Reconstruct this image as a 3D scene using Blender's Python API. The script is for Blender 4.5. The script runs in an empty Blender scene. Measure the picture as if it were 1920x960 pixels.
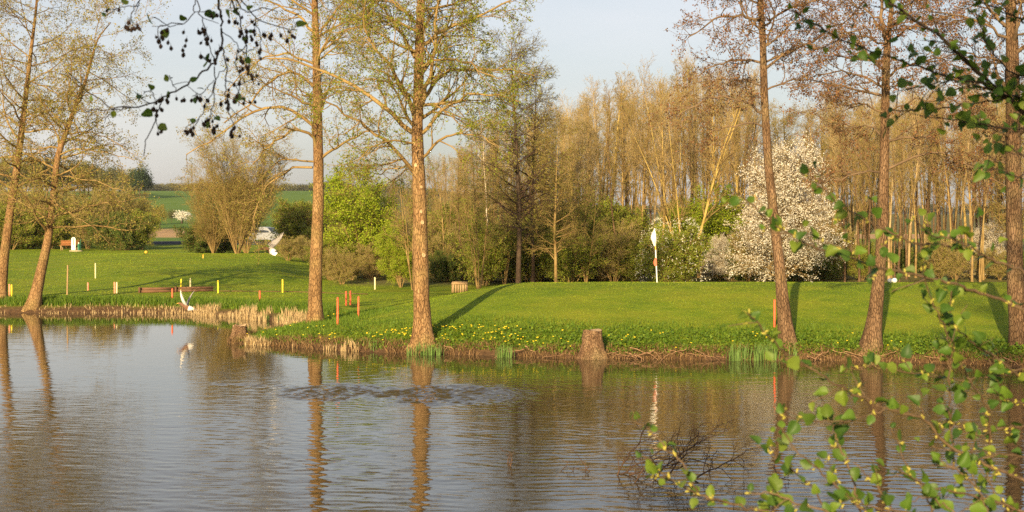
import bpy, math, random
import numpy as np
from mathutils import Vector, Matrix
R_ = math.radians
random.seed(4)
rng = np.random.default_rng(11)
scene = bpy.context.scene
col = scene.collection

# ------------------------------------------------------------------ camera, sky, sun, exposure
F = 2637.0; HZ = 430.0; CAMZ = 3.2
cam = bpy.data.cameras.new('camera'); camo = bpy.data.objects.new('camera', cam); col.objects.link(camo)
camo.location = (0, 0, CAMZ); camo.rotation_euler = (R_(90), 0, 0)
cam.sensor_width = 36; cam.lens = 36*F/1920; cam.shift_y = -50/1920
cam.clip_start = 0.1; cam.clip_end = 9000
cam.dof.use_dof = True; cam.dof.focus_distance = 42; cam.dof.aperture_fstop = 10
scene.camera = camo
SUN_EL = 17.0; SUN_AZ = 15.5            # light travels towards +Y, turned 15.5 degrees to +X
w = bpy.data.worlds.new('World'); scene.world = w; w.use_nodes = True
nt = w.node_tree; nt.nodes.clear()
sky = nt.nodes.new('ShaderNodeTexSky'); sky.sky_type = 'NISHITA'; sky.sun_disc = False
sky.sun_elevation = R_(SUN_EL); sky.sun_rotation = R_(180+SUN_AZ)
sky.air_density = 1.0; sky.dust_density = 2.6; sky.ozone_density = 1.2
# thin high veil of cloud mixed over the sky
tc = nt.nodes.new('ShaderNodeTexCoord'); mp = nt.nodes.new('ShaderNodeMapping'); mp.inputs['Scale'].default_value = (1.2, 1.2, 5)
nz = nt.nodes.new('ShaderNodeTexNoise'); nz.inputs['Scale'].default_value = 2.2; nz.inputs['Detail'].default_value = 5
cr = nt.nodes.new('ShaderNodeValToRGB'); cr.color_ramp.elements[0].position = .3; cr.color_ramp.elements[1].position = .8
cr.color_ramp.elements[0].color = (.25, .25, .25, 1); cr.color_ramp.elements[1].color = (.62, .62, .62, 1)
mx = nt.nodes.new('ShaderNodeMixRGB'); mx.inputs[2].default_value = (8.0, 7.5, 7.6, 1)
bg = nt.nodes.new('ShaderNodeBackground'); bg.inputs[1].default_value = 0.082
ow = nt.nodes.new('ShaderNodeOutputWorld')
L = nt.links.new
L(tc.outputs['Generated'], mp.inputs[0]); L(mp.outputs[0], nz.inputs[0]); L(nz.outputs[0], cr.inputs[0])
sp = nt.nodes.new('ShaderNodeSeparateXYZ'); L(tc.outputs['Generated'], sp.inputs[0])
ra = nt.nodes.new('ShaderNodeMapRange'); ra.inputs[1].default_value = .30; ra.inputs[2].default_value = .8; ra.inputs[3].default_value = 1; ra.inputs[4].default_value = .12; L(sp.outputs[2], ra.inputs[0])
ml = nt.nodes.new('ShaderNodeMath'); ml.operation = 'MULTIPLY'; L(cr.outputs[0], ml.inputs[0]); L(ra.outputs[0], ml.inputs[1]); L(ml.outputs[0], mx.inputs[0]); L(sky.outputs[0], mx.inputs[1]); L(mx.outputs[0], bg.inputs[0]); L(bg.outputs[0], ow.inputs[0])
sun = bpy.data.lights.new('sun', 'SUN'); suno = bpy.data.objects.new('sun', sun); col.objects.link(suno)
sun.energy = 5.0; sun.angle = R_(0.5); sun.color = (1.0, 0.775, 0.44)
d = Vector((math.sin(R_(SUN_AZ))*math.cos(R_(SUN_EL)), math.cos(R_(SUN_AZ))*math.cos(R_(SUN_EL)), -math.sin(R_(SUN_EL))))
suno.rotation_euler = d.to_track_quat('-Z', 'Y').to_euler()
suno.location = (-20, -60, 40)
scene.view_settings.view_transform = 'Standard'; scene.view_settings.look = 'None'
scene.view_settings.exposure = 0.76; scene.view_settings.gamma = 1
scene.render.engine = 'CYCLES'
scene.cycles.max_bounces = 6; scene.cycles.diffuse_bounces = 3; scene.cycles.glossy_bounces = 3
scene.cycles.transmission_bounces = 3; scene.cycles.transparent_max_bounces = 4
scene.cycles.use_denoising = False

# ------------------------------------------------------------------ helpers
def at(px, py, Y): return ((px-960)/F*Y, Y, CAMZ-(py-HZ)/F*Y)
def tag(o, label=None, cat=None, group=None, kind=None):
    if label: o['label'] = label
    if cat: o['category'] = cat
    if group: o['group'] = group
    if kind: o['kind'] = kind
    return o
def empty(name, loc, label, cat, group=None):
    o = bpy.data.objects.new(name, None); col.objects.link(o); o.location = loc
    o.empty_display_size = .2
    return tag(o, label, cat, group)
def smooth(a, b, x):
    t = np.clip((np.asarray(x, float)-a)/(b-a), 0, 1); return t*t*(3-2*t)

class Geo:
    def __init__(s): s.v = []; s.f = []; s.n = 0
    def add(s, v, f, m=0):
        v = np.asarray(v, float).reshape(-1, 3); f = np.asarray(f, np.int64)
        if len(f) == 0: return s
        s.v.append(v); s.f.append((f+s.n, m)); s.n += len(v); return s
    def mesh(s, name, mats, smooth_=True, off=(0, 0, 0)):
        me = bpy.data.meshes.new(name)
        V = np.concatenate(s.v)-np.array(off)
        me.vertices.add(len(V)); me.vertices.foreach_set('co', V.ravel())
        sizes = np.concatenate([np.full(len(f), f.shape[1]) for f, m in s.f])
        idx = np.concatenate([f.ravel() for f, m in s.f])
        mi = np.concatenate([np.full(len(f), m) for f, m in s.f])
        me.loops.add(len(idx)); me.loops.foreach_set('vertex_index', idx.astype(np.int32))
        me.polygons.add(len(sizes))
        st = np.concatenate([[0], np.cumsum(sizes)[:-1]])
        me.polygons.foreach_set('loop_start', st.astype(np.int32))
        me.polygons.foreach_set('material_index', mi.astype(np.int32))
        if smooth_: me.polygons.foreach_set('use_smooth', np.ones(len(sizes), bool))
        for m in (mats if isinstance(mats, (list, tuple)) else [mats]): me.materials.append(m)
        me.update(calc_edges=True)
        return me
    def build(s, name, mats, parent=None, loc=None, smooth_=True, origin=None):
        # vertices are world coordinates; origin = where the object's own origin goes
        org = parent.location if (parent is not None and origin is None) else (origin or (0, 0, 0))
        me = s.mesh(name, mats, smooth_, tuple(org))
        o = bpy.data.objects.new(name, me); col.objects.link(o)
        if parent is not None: o.parent = parent
        elif origin: o.location = origin
        return o

def unit(v):
    return v/np.maximum(np.linalg.norm(v, axis=-1, keepdims=True), 1e-9)
def tubes(P, R, k):
    P = np.asarray(P, float); R = np.asarray(R, float)
    if P.ndim == 2: P = P[None]; R = R[None]
    m, n, _ = P.shape
    T = unit(np.gradient(P, axis=1))
    ov = unit(P[:, -1]-P[:, 0])
    ref = np.where((np.abs(ov[:, 2:3]) < .8), np.array([[0, 0, 1.]]), np.array([[1., 0, 0]]))
    ref = np.repeat(ref[:, None], n, 1)
    U = unit(np.cross(T, ref)); W = np.cross(T, U)
    a = np.arange(k)*2*np.pi/k
    V = P[:, :, None]+R[:, :, None, None]*(np.cos(a)[None, None, :, None]*U[:, :, None]+np.sin(a)[None, None, :, None]*W[:, :, None])
    i = np.arange(m)[:, None, None]*n*k; j = np.arange(n-1)[None, :, None]*k; q = np.arange(k)[None, None, :]; q2 = (q+1) % k
    f = np.stack([i+j+q, i+j+k+q, i+j+k+q2, i+j+q2], -1).reshape(-1, 4)
    return V.reshape(-1, 3), f
def resample(path, n, wander=0, rg=rng):
    p = np.asarray(path, float)
    s = np.concatenate([[0], np.cumsum(np.linalg.norm(np.diff(p[:, :3], axis=0), axis=1))])
    # catmull-like smoothing by dense linear + box filter
    t = np.linspace(0, s[-1], n*4)
    q = np.stack([np.interp(t, s, p[:, c]) for c in range(p.shape[1])], 1)
    kk = max(3, (n*4)//max(3, len(p)*2)); kk += (kk+1) % 2
    h = kk//2; pad = np.concatenate([2*q[:1]-q[1:h+1][::-1], q, 2*q[-1:]-q[-h-1:-1][::-1]])
    ker = np.ones(kk)/kk
    q = np.stack([np.convolve(pad[:, c], ker, 'valid') for c in range(p.shape[1])], 1)
    q = q[np.linspace(0, len(q)-1, n).astype(int)]
    if wander:
        wn = rg.normal(0, wander, (n, 3)); wn[0] = 0; q[:, :3] += wn
    return q
def spawn(rg, P, R, c, t0, t1, ang, length, n, wander=.15, up=.05, ratio=.55, rmin=.003, flat=0., fall=.6, dirbias=None, rmax=9):
    m, N, _ = P.shape
    t = t0+(t1-t0)*(np.arange(c)[None]+rg.random((m, c)))/c
    fi = t*(N-1); i0 = np.clip(fi.astype(int), 0, N-2); fr = (fi-i0)[..., None]
    I = np.arange(m)[:, None]
    A = P[I, i0]; B = P[I, i0+1]
    pos = A+(B-A)*fr; tan = unit(B-A); rad = R[I, i0]*(1-fr[..., 0])+R[I, i0+1]*fr[..., 0]
    rnd = rg.normal(size=(m, c, 3)); rnd[..., 2] *= (1-flat)
    perp = unit(rnd-np.sum(rnd*tan, -1, keepdims=True)*tan)
    a = np.radians(rg.normal(ang, ang*.22, (m, c)))[..., None]
    dd = unit(np.cos(a)*tan+np.sin(a)*perp)
    Ln = length*(1-fall*t)*rg.uniform(.65, 1.25, (m, c))
    M = m*c; dd = dd.reshape(M, 3); q = pos.reshape(M, 3).copy(); st = (Ln.reshape(M, 1))/(n-1)
    out = [q.copy()]
    for _ in range(n-1):
        out.append(out[-1]+dd*st)
        dd = dd+rg.normal(0, wander, (M, 3)); dd[:, 2] += up
        if dirbias is not None: dd = dd+dirbias
        dd = unit(dd)
    PP = np.stack(out, 1)
    r0 = np.clip(rad.reshape(M)*ratio, rmin, rmax)
    tt = np.linspace(0, 1, n)[None]
    RR = r0[:, None]*(1-tt)+np.minimum(rmin, r0)[:, None]*.7*tt
    return PP, RR
def leaves(rg, P, per, size, spread=.03, t0=.2, aspect=.7, flat=0., droop=0.):
    m, N, _ = P.shape; M = m*per
    t = t0+(1-t0)*rg.random((m, per)); fi = t*(N-1); i0 = np.clip(fi.astype(int), 0, N-2); fr = (fi-i0)[..., None]
    I = np.arange(m)[:, None]; c = (P[I, i0]*(1-fr)+P[I, i0+1]*fr).reshape(M, 3)+rg.normal(0, spread, (M, 3))
    return leafquads(rg, c, size, aspect, flat, droop)
def leafquads(rg, c, size, aspect=.7, flat=0., droop=0.):
    M = len(c)
    a = rg.normal(size=(M, 3)); a[:, 2] = a[:, 2]*(1-flat)-droop; a = unit(a)
    b = rg.normal(size=(M, 3)); b[:, 2] *= (1-flat); b = unit(b-np.sum(a*b, -1, keepdims=True)*a)
    s = size*rg.uniform(.6, 1.3, (M, 1)); wd = s*aspect*.5
    V = np.stack([c, c+a*s*.5+b*wd, c+a*s, c+a*s*.5-b*wd], 1).reshape(-1, 3)
    return V, np.arange(M*4).reshape(M, 4)

# ------------------------------------------------------------------ materials
def nodes(name):
    m = bpy.data.materials.new(name); m.use_nodes = True; t = m.node_tree
    b = t.nodes['Principled BSDF']; return m, t, b
def surf(name, c1, c2=None, rough=.8, scale=8, detail=4, bump=0., bscale=None, stretch=(1, 1, 1), spec=.2, c3=None, bdist=.02, pos=(.35, .65)):
    m, t, b = nodes(name); b.inputs['Roughness'].default_value = rough; b.inputs['Specular IOR Level'].default_value = spec
    c2 = c2 or c1
    tc = t.nodes.new('ShaderNodeTexCoord'); mp = t.nodes.new('ShaderNodeMapping'); mp.inputs['Scale'].default_value = stretch
    n = t.nodes.new('ShaderNodeTexNoise'); n.inputs['Scale'].default_value = scale; n.inputs['Detail'].default_value = detail; n.inputs['Roughness'].default_value = .65
    r = t.nodes.new('ShaderNodeValToRGB'); r.color_ramp.elements[0].position = pos[0]; r.color_ramp.elements[1].position = pos[1]
    r.color_ramp.elements[0].color = (*c1, 1); r.color_ramp.elements[1].color = (*c2, 1)
    if c3: e = r.color_ramp.elements.new(.5); e.color = (*c3, 1)
    k = t.links.new
    k(tc.outputs['Object'], mp.inputs[0]); k(mp.outputs[0], n.inputs[0]); k(n.outputs[0], r.inputs[0]); k(r.outputs[0], b.inputs['Base Color'])
    if bump:
        n2 = t.nodes.new('ShaderNodeTexNoise'); n2.inputs['Scale'].default_value = bscale or scale*3; n2.inputs['Detail'].default_value = 5; n2.inputs['Roughness'].default_value = .7
        bp = t.nodes.new('ShaderNodeBump'); bp.inputs['Strength'].default_value = bump; bp.inputs['Distance'].default_value = bdist
        k(mp.outputs[0], n2.inputs[0]); k(n2.outputs[0], bp.inputs['Height']); k(bp.outputs[0], b.inputs['Normal'])
    return m
def leafmat(name, cols, trans=.35, rough=.6, spec=.25, gloss=True):
    m = bpy.data.materials.new(name); m.use_nodes = True; t = m.node_tree; k = t.links.new
    b = t.nodes['Principled BSDF']; out = t.nodes['Material Output']
    g = t.nodes.new('ShaderNodeNewGeometry'); oi = t.nodes.new('ShaderNodeObjectInfo')
    ad = t.nodes.new('ShaderNodeMath'); ad.operation = 'ADD'; fr = t.nodes.new('ShaderNodeMath'); fr.operation = 'FRACT'
    k(g.outputs['Random Per Island'], ad.inputs[0]); k(oi.outputs['Random'], ad.inputs[1]); k(ad.outputs[0], fr.inputs[0])
    r = t.nodes.new('ShaderNodeValToRGB'); el = r.color_ramp.elements
    for i, c in enumerate(cols):
        p = i/(len(cols)-1)
        if i == 0: e = el[0]; e.position = 0
        elif i == len(cols)-1: e = el[-1]; e.position = 1
        else: e = el.new(p)
        e.color = (*c, 1)
    k(fr.outputs[0], r.inputs[0]); k(r.outputs[0], b.inputs['Base Color'])
    b.inputs['Roughness'].default_value = rough; b.inputs['Specular IOR Level'].default_value = spec
    tr = t.nodes.new('ShaderNodeBsdfTranslucent'); mx = t.nodes.new('ShaderNodeMixShader'); mx.inputs[0].default_value = trans
    k(r.outputs[0], tr.inputs[0]); k(b.outputs[0], mx.inputs[1]); k(tr.outputs[0], mx.inputs[2]); k(mx.outputs[0], out.inputs[0])
    return m
def bark(name, c1, c2, c3, scale=5, bump=.6):
    m, t, b = nodes(name); k = t.links.new
    b.inputs['Roughness'].default_value = .9; b.inputs['Specular IOR Level'].default_value = .15
    tc = t.nodes.new('ShaderNodeTexCoord'); mp = t.nodes.new('ShaderNodeMapping'); mp.inputs['Scale'].default_value = (1, 1, .28)
    n = t.nodes.new('ShaderNodeTexNoise'); n.inputs['Scale'].default_value = scale; n.inputs['Detail'].default_value = 7; n.inputs['Roughness'].default_value = .7
    n3 = t.nodes.new('ShaderNodeTexNoise'); n3.inputs['Scale'].default_value = 1.3; n3.inputs['Detail'].default_value = 3
    v = t.nodes.new('ShaderNodeTexVoronoi'); v.inputs['Scale'].default_value = scale*4.5; v.feature = 'DISTANCE_TO_EDGE'
    r = t.nodes.new('ShaderNodeValToRGB'); e = r.color_ramp.elements; e[0].position = .3; e[1].position = .7; e[0].color = (*c1, 1); e[1].color = (*c3, 1)
    x = e.new(.5); x.color = (*c2, 1)
    mix = t.nodes.new('ShaderNodeMixRGB'); mix.blend_type = 'MULTIPLY'; mix.inputs[0].default_value = .6
    r2 = t.nodes.new('ShaderNodeValToRGB'); r2.color_ramp.elements[0].position = .0; r2.color_ramp.elements[1].position = .12
    r2.color_ramp.elements[0].color = (.35, .3, .27, 1); r2.color_ramp.elements[1].color = (1, 1, 1, 1)
    mix2 = t.nodes.new('ShaderNodeMixRGB'); mix2.inputs[2].default_value = (c3[0]*.8, c3[1]*.95, c3[2]*.75, 1)
    r3 = t.nodes.new('ShaderNodeValToRGB'); r3.color_ramp.elements[0].position = .5; r3.color_ramp.elements[1].position = .75
    r3.color_ramp.elements[1].color = (.6, .6, .6, 1)
    k(tc.outputs['Object'], mp.inputs[0]); k(mp.outputs[0], n.inputs[0]); k(mp.outputs[0], v.inputs[0]); k(tc.outputs['Object'], n3.inputs[0])
    k(n.outputs[0], r.inputs[0]); k(v.outputs['Distance'], r2.inputs[0]); k(r.outputs[0], mix.inputs[1]); k(r2.outputs[0], mix.inputs[2])
    k(n3.outputs[0], r3.inputs[0]); k(r3.outputs[0], mix2.inputs[0]); k(mix.outputs[0], mix2.inputs[1]); k(mix2.outputs[0], b.inputs['Base Color'])
    ad = t.nodes.new('ShaderNodeMath'); ad.operation = 'ADD'; k(n.outputs[0], ad.inputs[0]); k(r2.outputs[0], ad.inputs[1])
    bp = t.nodes.new('ShaderNodeBump'); bp.inputs['Strength'].default_value = bump; bp.inputs['Distance'].default_value = .03
    k(ad.outputs[0], bp.inputs['Height']); k(bp.outputs[0], b.inputs['Normal'])
    return m

M = {}
M['bark_alder'] = bark('bark_alder', (.14, .08, .038), (.31, .18, .08), (.46, .29, .14), 5, 1.0)
M['bark_grey_shaded'] = bark('bark_grey_shaded', (.09, .055, .03), (.20, .12, .065), (.32, .205, .12), 5, 1.0)  # bark darkened so the shade on the right-hand alders sits in the colour
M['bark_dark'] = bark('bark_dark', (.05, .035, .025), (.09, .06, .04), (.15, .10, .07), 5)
M['twig'] = surf('twig_brown', (.20, .125, .045), (.36, .25, .10), scale=1.5)
M['twig_grey'] = surf('twig_grey', (.12, .08, .05), (.24, .16, .09), scale=1.5)
M['twig_orange'] = surf('twig_orange', (.34, .22, .07), (.50, .37, .13), scale=.6)
M['twig_yellow'] = surf('twig_yellow', (.36, .25, .07), (.50, .37, .12), scale=.6)
M['twig_pink'] = surf('twig_pinkish', (.30, .21, .10), (.46, .34, .17), scale=.6)
M['twig_dark'] = surf('twig_dark', (.05, .032, .022), (.12, .07, .045), scale=6)
M['birch'] = surf('birch_bark', (.55, .45, .35), (.72, .62, .5), scale=4, stretch=(1, 1, 3))
M['leaf_alder'] = leafmat('leaf_alder_young', [(.20, .27, .02), (.28, .34, .025), (.16, .21, .02), (.32, .28, .04), (.24, .31, .02)], .4)
M['leaf_olive'] = leafmat('leaf_olive_brown', [(.30, .24, .06), (.24, .24, .035), (.36, .27, .08), (.26, .28, .035)], .35)
M['leaf_red'] = leafmat('leaf_redbrown', [(.20, .09, .04), (.28, .13, .055), (.16, .07, .03), (.30, .20, .06)], .25)
M['leaf_orange'] = leafmat('bud_orange', [(.36, .28, .08), (.42, .33, .09), (.30, .29, .05), (.27, .31, .04), (.38, .26, .09)], .3)
M['leaf_lime'] = leafmat('leaf_lime', [(.30, .40, .02), (.38, .46, .025), (.24, .34, .02), (.40, .44, .04)], .4)
M['leaf_bush'] = leafmat('leaf_bush_green', [(.17, .23, .02), (.24, .29, .03), (.30, .31, .04), (.13, .18, .02)], .35)
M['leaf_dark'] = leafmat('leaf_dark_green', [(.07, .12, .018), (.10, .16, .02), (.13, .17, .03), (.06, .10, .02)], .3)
M['leaf_far'] = leafmat('leaf_far_tree', [(.08, .09, .03), (.12, .12, .045), (.16, .14, .06), (.09, .11, .035)], .2)
M['leaf_fir'] = leafmat('leaf_fir', [(.03, .055, .02), (.045, .07, .025), (.035, .06, .03)], .1)
M['blossom'] = leafmat('blossom_white', [(.80, .76, .66), (.86, .82, .74), (.72, .68, .55), (.84, .78, .66)], .3)
M['leaf_fore'] = leafmat('leaf_foreground', [(.045, .10, .018), (.08, .16, .02), (.13, .22, .025), (.19, .25, .03), (.06, .13, .02), (.11, .17, .02)], .34, .5, .35)
M['bud'] = surf('bud_yellow', (.34, .31, .05), (.46, .40, .09), .6, scale=30)
M['stem_fore'] = surf('stem_reddish', (.075, .045, .026), (.17, .11, .06), .55, scale=25, bump=.3, stretch=(1, 1, .3), spec=.4)
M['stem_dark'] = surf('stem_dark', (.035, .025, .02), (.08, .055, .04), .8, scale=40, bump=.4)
M['cone'] = surf('cone_dark', (.03, .018, .014), (.07, .04, .03), .8, scale=120, bump=.8, bscale=220, bdist=.003)
M['stump_side'] = bark('stump_bark', (.09, .05, .03), (.24, .14, .075), (.42, .28, .16), 9, 1.0)
M['stump_top'] = surf('stump_cut', (.42, .27, .14), (.6, .42, .25), .8, scale=14, bump=.4)
M['red'] = surf('stake_red', (.62, .10, .045), (.78, .17, .08), .55, scale=9)
M['pink'] = surf('stake_faded_red', (.66, .24, .15), (.78, .33, .22), .6, scale=9)
M['yellow'] = surf('stake_yellow', (.80, .62, .03), (.9, .72, .06), .5, scale=9)
M['cream'] = surf('stake_cream', (.72, .62, .32), (.82, .72, .42), .6, scale=9)
M['wood'] = surf('weathered_wood', (.30, .19, .09), (.5, .34, .18), .8, scale=7, stretch=(1, 1, .2), bump=.3)
M['wood_red'] = surf('bench_wood', (.22, .085, .03), (.34, .14, .05), .7, scale=7, stretch=(.3, 1, 1))
M['board'] = surf('dark_boards', (.10, .05, .03), (.2, .105, .06), .8, scale=4, stretch=(.2, 1, 1), bump=.3)
M['white'] = surf('white_paint', (.78, .77, .74), (.84, .83, .8), .5, scale=4)
M['green_bin'] = surf('green_bin', (.03, .14, .08), (.05, .2, .12), .5, scale=6)
M['stone'] = surf('stone_slab', (.42, .34, .22), (.55, .45, .3), .8, scale=6)
M['fabric'] = surf('flag_cloth', (.80, .79, .74), (.84, .83, .79), .8, scale=8)
M['redcloth'] = surf('red_cloth', (.60, .13, .08), (.7, .2, .12), .8, scale=8)
M['feather_white'] = surf('feather_white', (.78, .73, .66), (.86, .82, .76), .8, scale=20)
M['feather_grey'] = surf('feather_grey', (.20, .18, .17), (.40, .37, .35), .8, scale=30, stretch=(3, 1, 1))
M['feather_brown'] = surf('feather_brown', (.13, .06, .035), (.26, .14, .08), .8, scale=25)
M['beak'] = surf('beak_orange', (.6, .28, .05), (.7, .35, .08), .5)
M['reed_dry'] = leafmat('reed_dry', [(.50, .36, .17), (.62, .46, .25), (.38, .26, .12), (.56, .43, .24)], .2)
M['grass_dry'] = leafmat('grass_dry', [(.20, .115, .05), (.32, .20, .09), (.13, .075, .035), (.27, .17, .07)], .2)
M['iris'] = leafmat('iris_leaf', [(.16, .27, .06), (.20, .32, .08), (.13, .22, .05)], .35)
M['herb'] = leafmat('herb_leaf', [(.075, .15, .012), (.12, .21, .017), (.20, .28, .025), (.055, .115, .015)], .35)
M['flower'] = leafmat('flower_yellow', [(.85, .62, .02), (.9, .72, .03), (.8, .55, .02)], .2)
M['blade'] = surf('lawn_blade', (.10, .175, .009), (.30, .33, .03), .7, scale=1.1, detail=8, stretch=(.6, 1, 1), c3=(.185, .265, .013), spec=.1, pos=(.36, .64))
M['soil'] = surf('soil', (.06, .035, .02), (.14, .085, .05), .95, scale=5, bump=.6)
M['white_pebble'] = surf('marker_white', (.8, .8, .78), (.84, .84, .82), .4)
M['orange_ball'] = surf('marker_orange', (.8, .4, .04), (.85, .5, .08), .4)
M['root'] = surf('root_wood', (.20, .11, .06), (.38, .23, .13), .85, scale=9, bump=.4)

# ------------------------------------------------------------------ ground and pond
def wl(px, py): Y = CAMZ*F/(py-HZ); return ((px-960)/F*Y, Y)
shore = [(-60, 46), (-34, 52)]+[wl(*p) for p in [(-60, 586), (60, 587), (200, 586), (300, 587), (370, 590), (430, 594), (480, 599), (530, 604), (556, 610), (548, 617), (505, 624), (462, 631), (436, 637), (434, 644), (470, 647), (530, 650), (600, 656), (700, 661), (760, 662), (850, 665), (950, 668), (1040, 671), (1110, 673), (1200, 673), (1300, 674), (1400, 675), (1520, 675), (1640, 678), (1760, 681), (1920, 690)]]
shore += [(17.5, 29), (26, 22), (28, 10), (20, 6.2), (8, 5.2), (3, 5.0), (-3, 5.4), (-10, 6), (-30, 8), (-60, 20)]
SH = np.array(shore)
# jitter the outline finely so the edge wanders
def refine(poly, step=.9, amp=.10):
    out = []; rg = np.random.default_rng(5)
    for a, b in zip(poly, np.roll(poly, -1, 0)):
        n = max(1, int(np.linalg.norm(b-a)/step))
        for i in range(n):
            p = a+(b-a)*i/n; out.append(p+rg.normal(0, amp if 20 < p[1] < 60 else 0, 2)*(.5 if i == 0 else 1))
    return np.array(out)
SHR = refine(SH)
def shore_sd(x, y):
    "distance to the shoreline, positive on land"
    x = np.asarray(x, float); y = np.asarray(y, float); shp = x.shape; x = x.ravel(); y = y.ravel()
    out = np.full(x.shape, 999.); near = (x > -75) & (x < 45) & (y > -25) & (y < 85)
    if near.any():
        px, py = x[near], y[near]; best = np.full(px.shape, 1e9); ins = np.zeros(px.shape, bool)
        for (ax, ay), (bx, by) in zip(SHR, np.roll(SHR, -1, 0)):
            dx, dy = bx-ax, by-ay
            t = np.clip(((px-ax)*dx+(py-ay)*dy)/(dx*dx+dy*dy+1e-12), 0, 1)
            best = np.minimum(best, (px-ax-t*dx)**2+(py-ay-t*dy)**2)
            c = ((ay > py) != (by > py)) & (px < (bx-ax)*(py-ay)/((by-ay) if by != ay else 1e-9)+ax)
            ins ^= c
        out[near] = np.sqrt(best)*np.where(ins, -1, 1)
    return out.reshape(shp)
_g = np.random.default_rng(3).random((64, 64))
def vn(x, y, s):
    x = np.asarray(x)/s; y = np.asarray(y)/s; xi = np.floor(x).astype(int); yi = np.floor(y).astype(int); fx = x-xi; fy = y-yi
    fx = fx*fx*(3-2*fx); fy = fy*fy*(3-2*fy)
    g = lambda a, b: _g[a % 64, b % 64]
    return (g(xi, yi)*(1-fx)+g(xi+1, yi)*fx)*(1-fy)+(g(xi, yi+1)*(1-fx)+g(xi+1, yi+1)*fx)*fy-.5
def gz(x, y):
    x = np.asarray(x, float); y = np.asarray(y, float)
    far = .42+.0165*np.clip(y-56, 0, 64)+.0157*np.clip(y-120, 0, 100)+.0385*np.clip(y-220, 0, 480)+.020*np.clip(y-700, 0, 550)-.01*np.clip(y-1300, 0, 4000)
    # the slope behind the wood is lower on the right
    k = smooth(-.12, .10, x/np.maximum(y, 1)); far = np.where(y > 150, far*(1-.62*k)+2.0*k*.62, far)
    mound = 1.06*smooth(-5.5, .8, x)*smooth(34.8, 44.2, y)*(1-smooth(44.2, 62, y))
    Lh = far+mound+.10*vn(x, y, 7)*smooth(60, 56, -y+116)*0+.06*vn(x, y, 6)+.02*vn(x, y, 1.7)
    Lh = Lh+np.where(y > 300, 5*vn(x, y, 260)+2*vn(x, y, 90), 0)*smooth(300, 600, y)
    Lh = Lh+.42*smooth(63, 71, y)*(1-smooth(96, 112, y))*smooth(-.34, -.27, x/np.maximum(y, 1))*(1-smooth(-.175, -.135, x/np.maximum(y, 1)))
    Lh = Lh*np.where((y > 36) & (y < 47), .30+.70*smooth(-8.3, -5.2, x), 1)
    nb = 1.45*smooth(7, 0, np.where(y < 20, y, 99))
    Lh = np.where(y < 20, .35+nb, Lh)
    s = shore_sd(x, y)
    z = np.where(s > 0, Lh*(1-np.exp(-np.maximum(s, 0)/.55)), -.9*(1-np.exp(np.minimum(s, 0)/1.2)))
    # small ditch in front of the boards on the far lawn
    return z
def axis(fine0, fine1, step, lo, hi, g=1.09):
    a = list(np.arange(fine0, fine1+1e-6, step)); s = step; v = fine1
    while v < hi: s *= g; v += s; a.append(v)
    s = step; v = fine0
    while v > lo: s *= g; v -= s; a.insert(0, v)
    return np.array(a)
gx = axis(-22, 22, .25, -1400, 1400); gy = axis(31, 58, .2, -120, 1500, 1.06)
GX, GY = np.meshgrid(gx, gy); GZ = gz(GX, GY); GS = shore_sd(GX, GY)
nx, ny = len(gx), len(gy)
ii = (np.arange(ny-1)[:, None]*nx+np.arange(nx-1)[None]).reshape(-1)
g = Geo().add(np.stack([GX, GY, GZ], -1), np.stack([ii, ii+1, ii+nx+1, ii+nx], -1))
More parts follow.
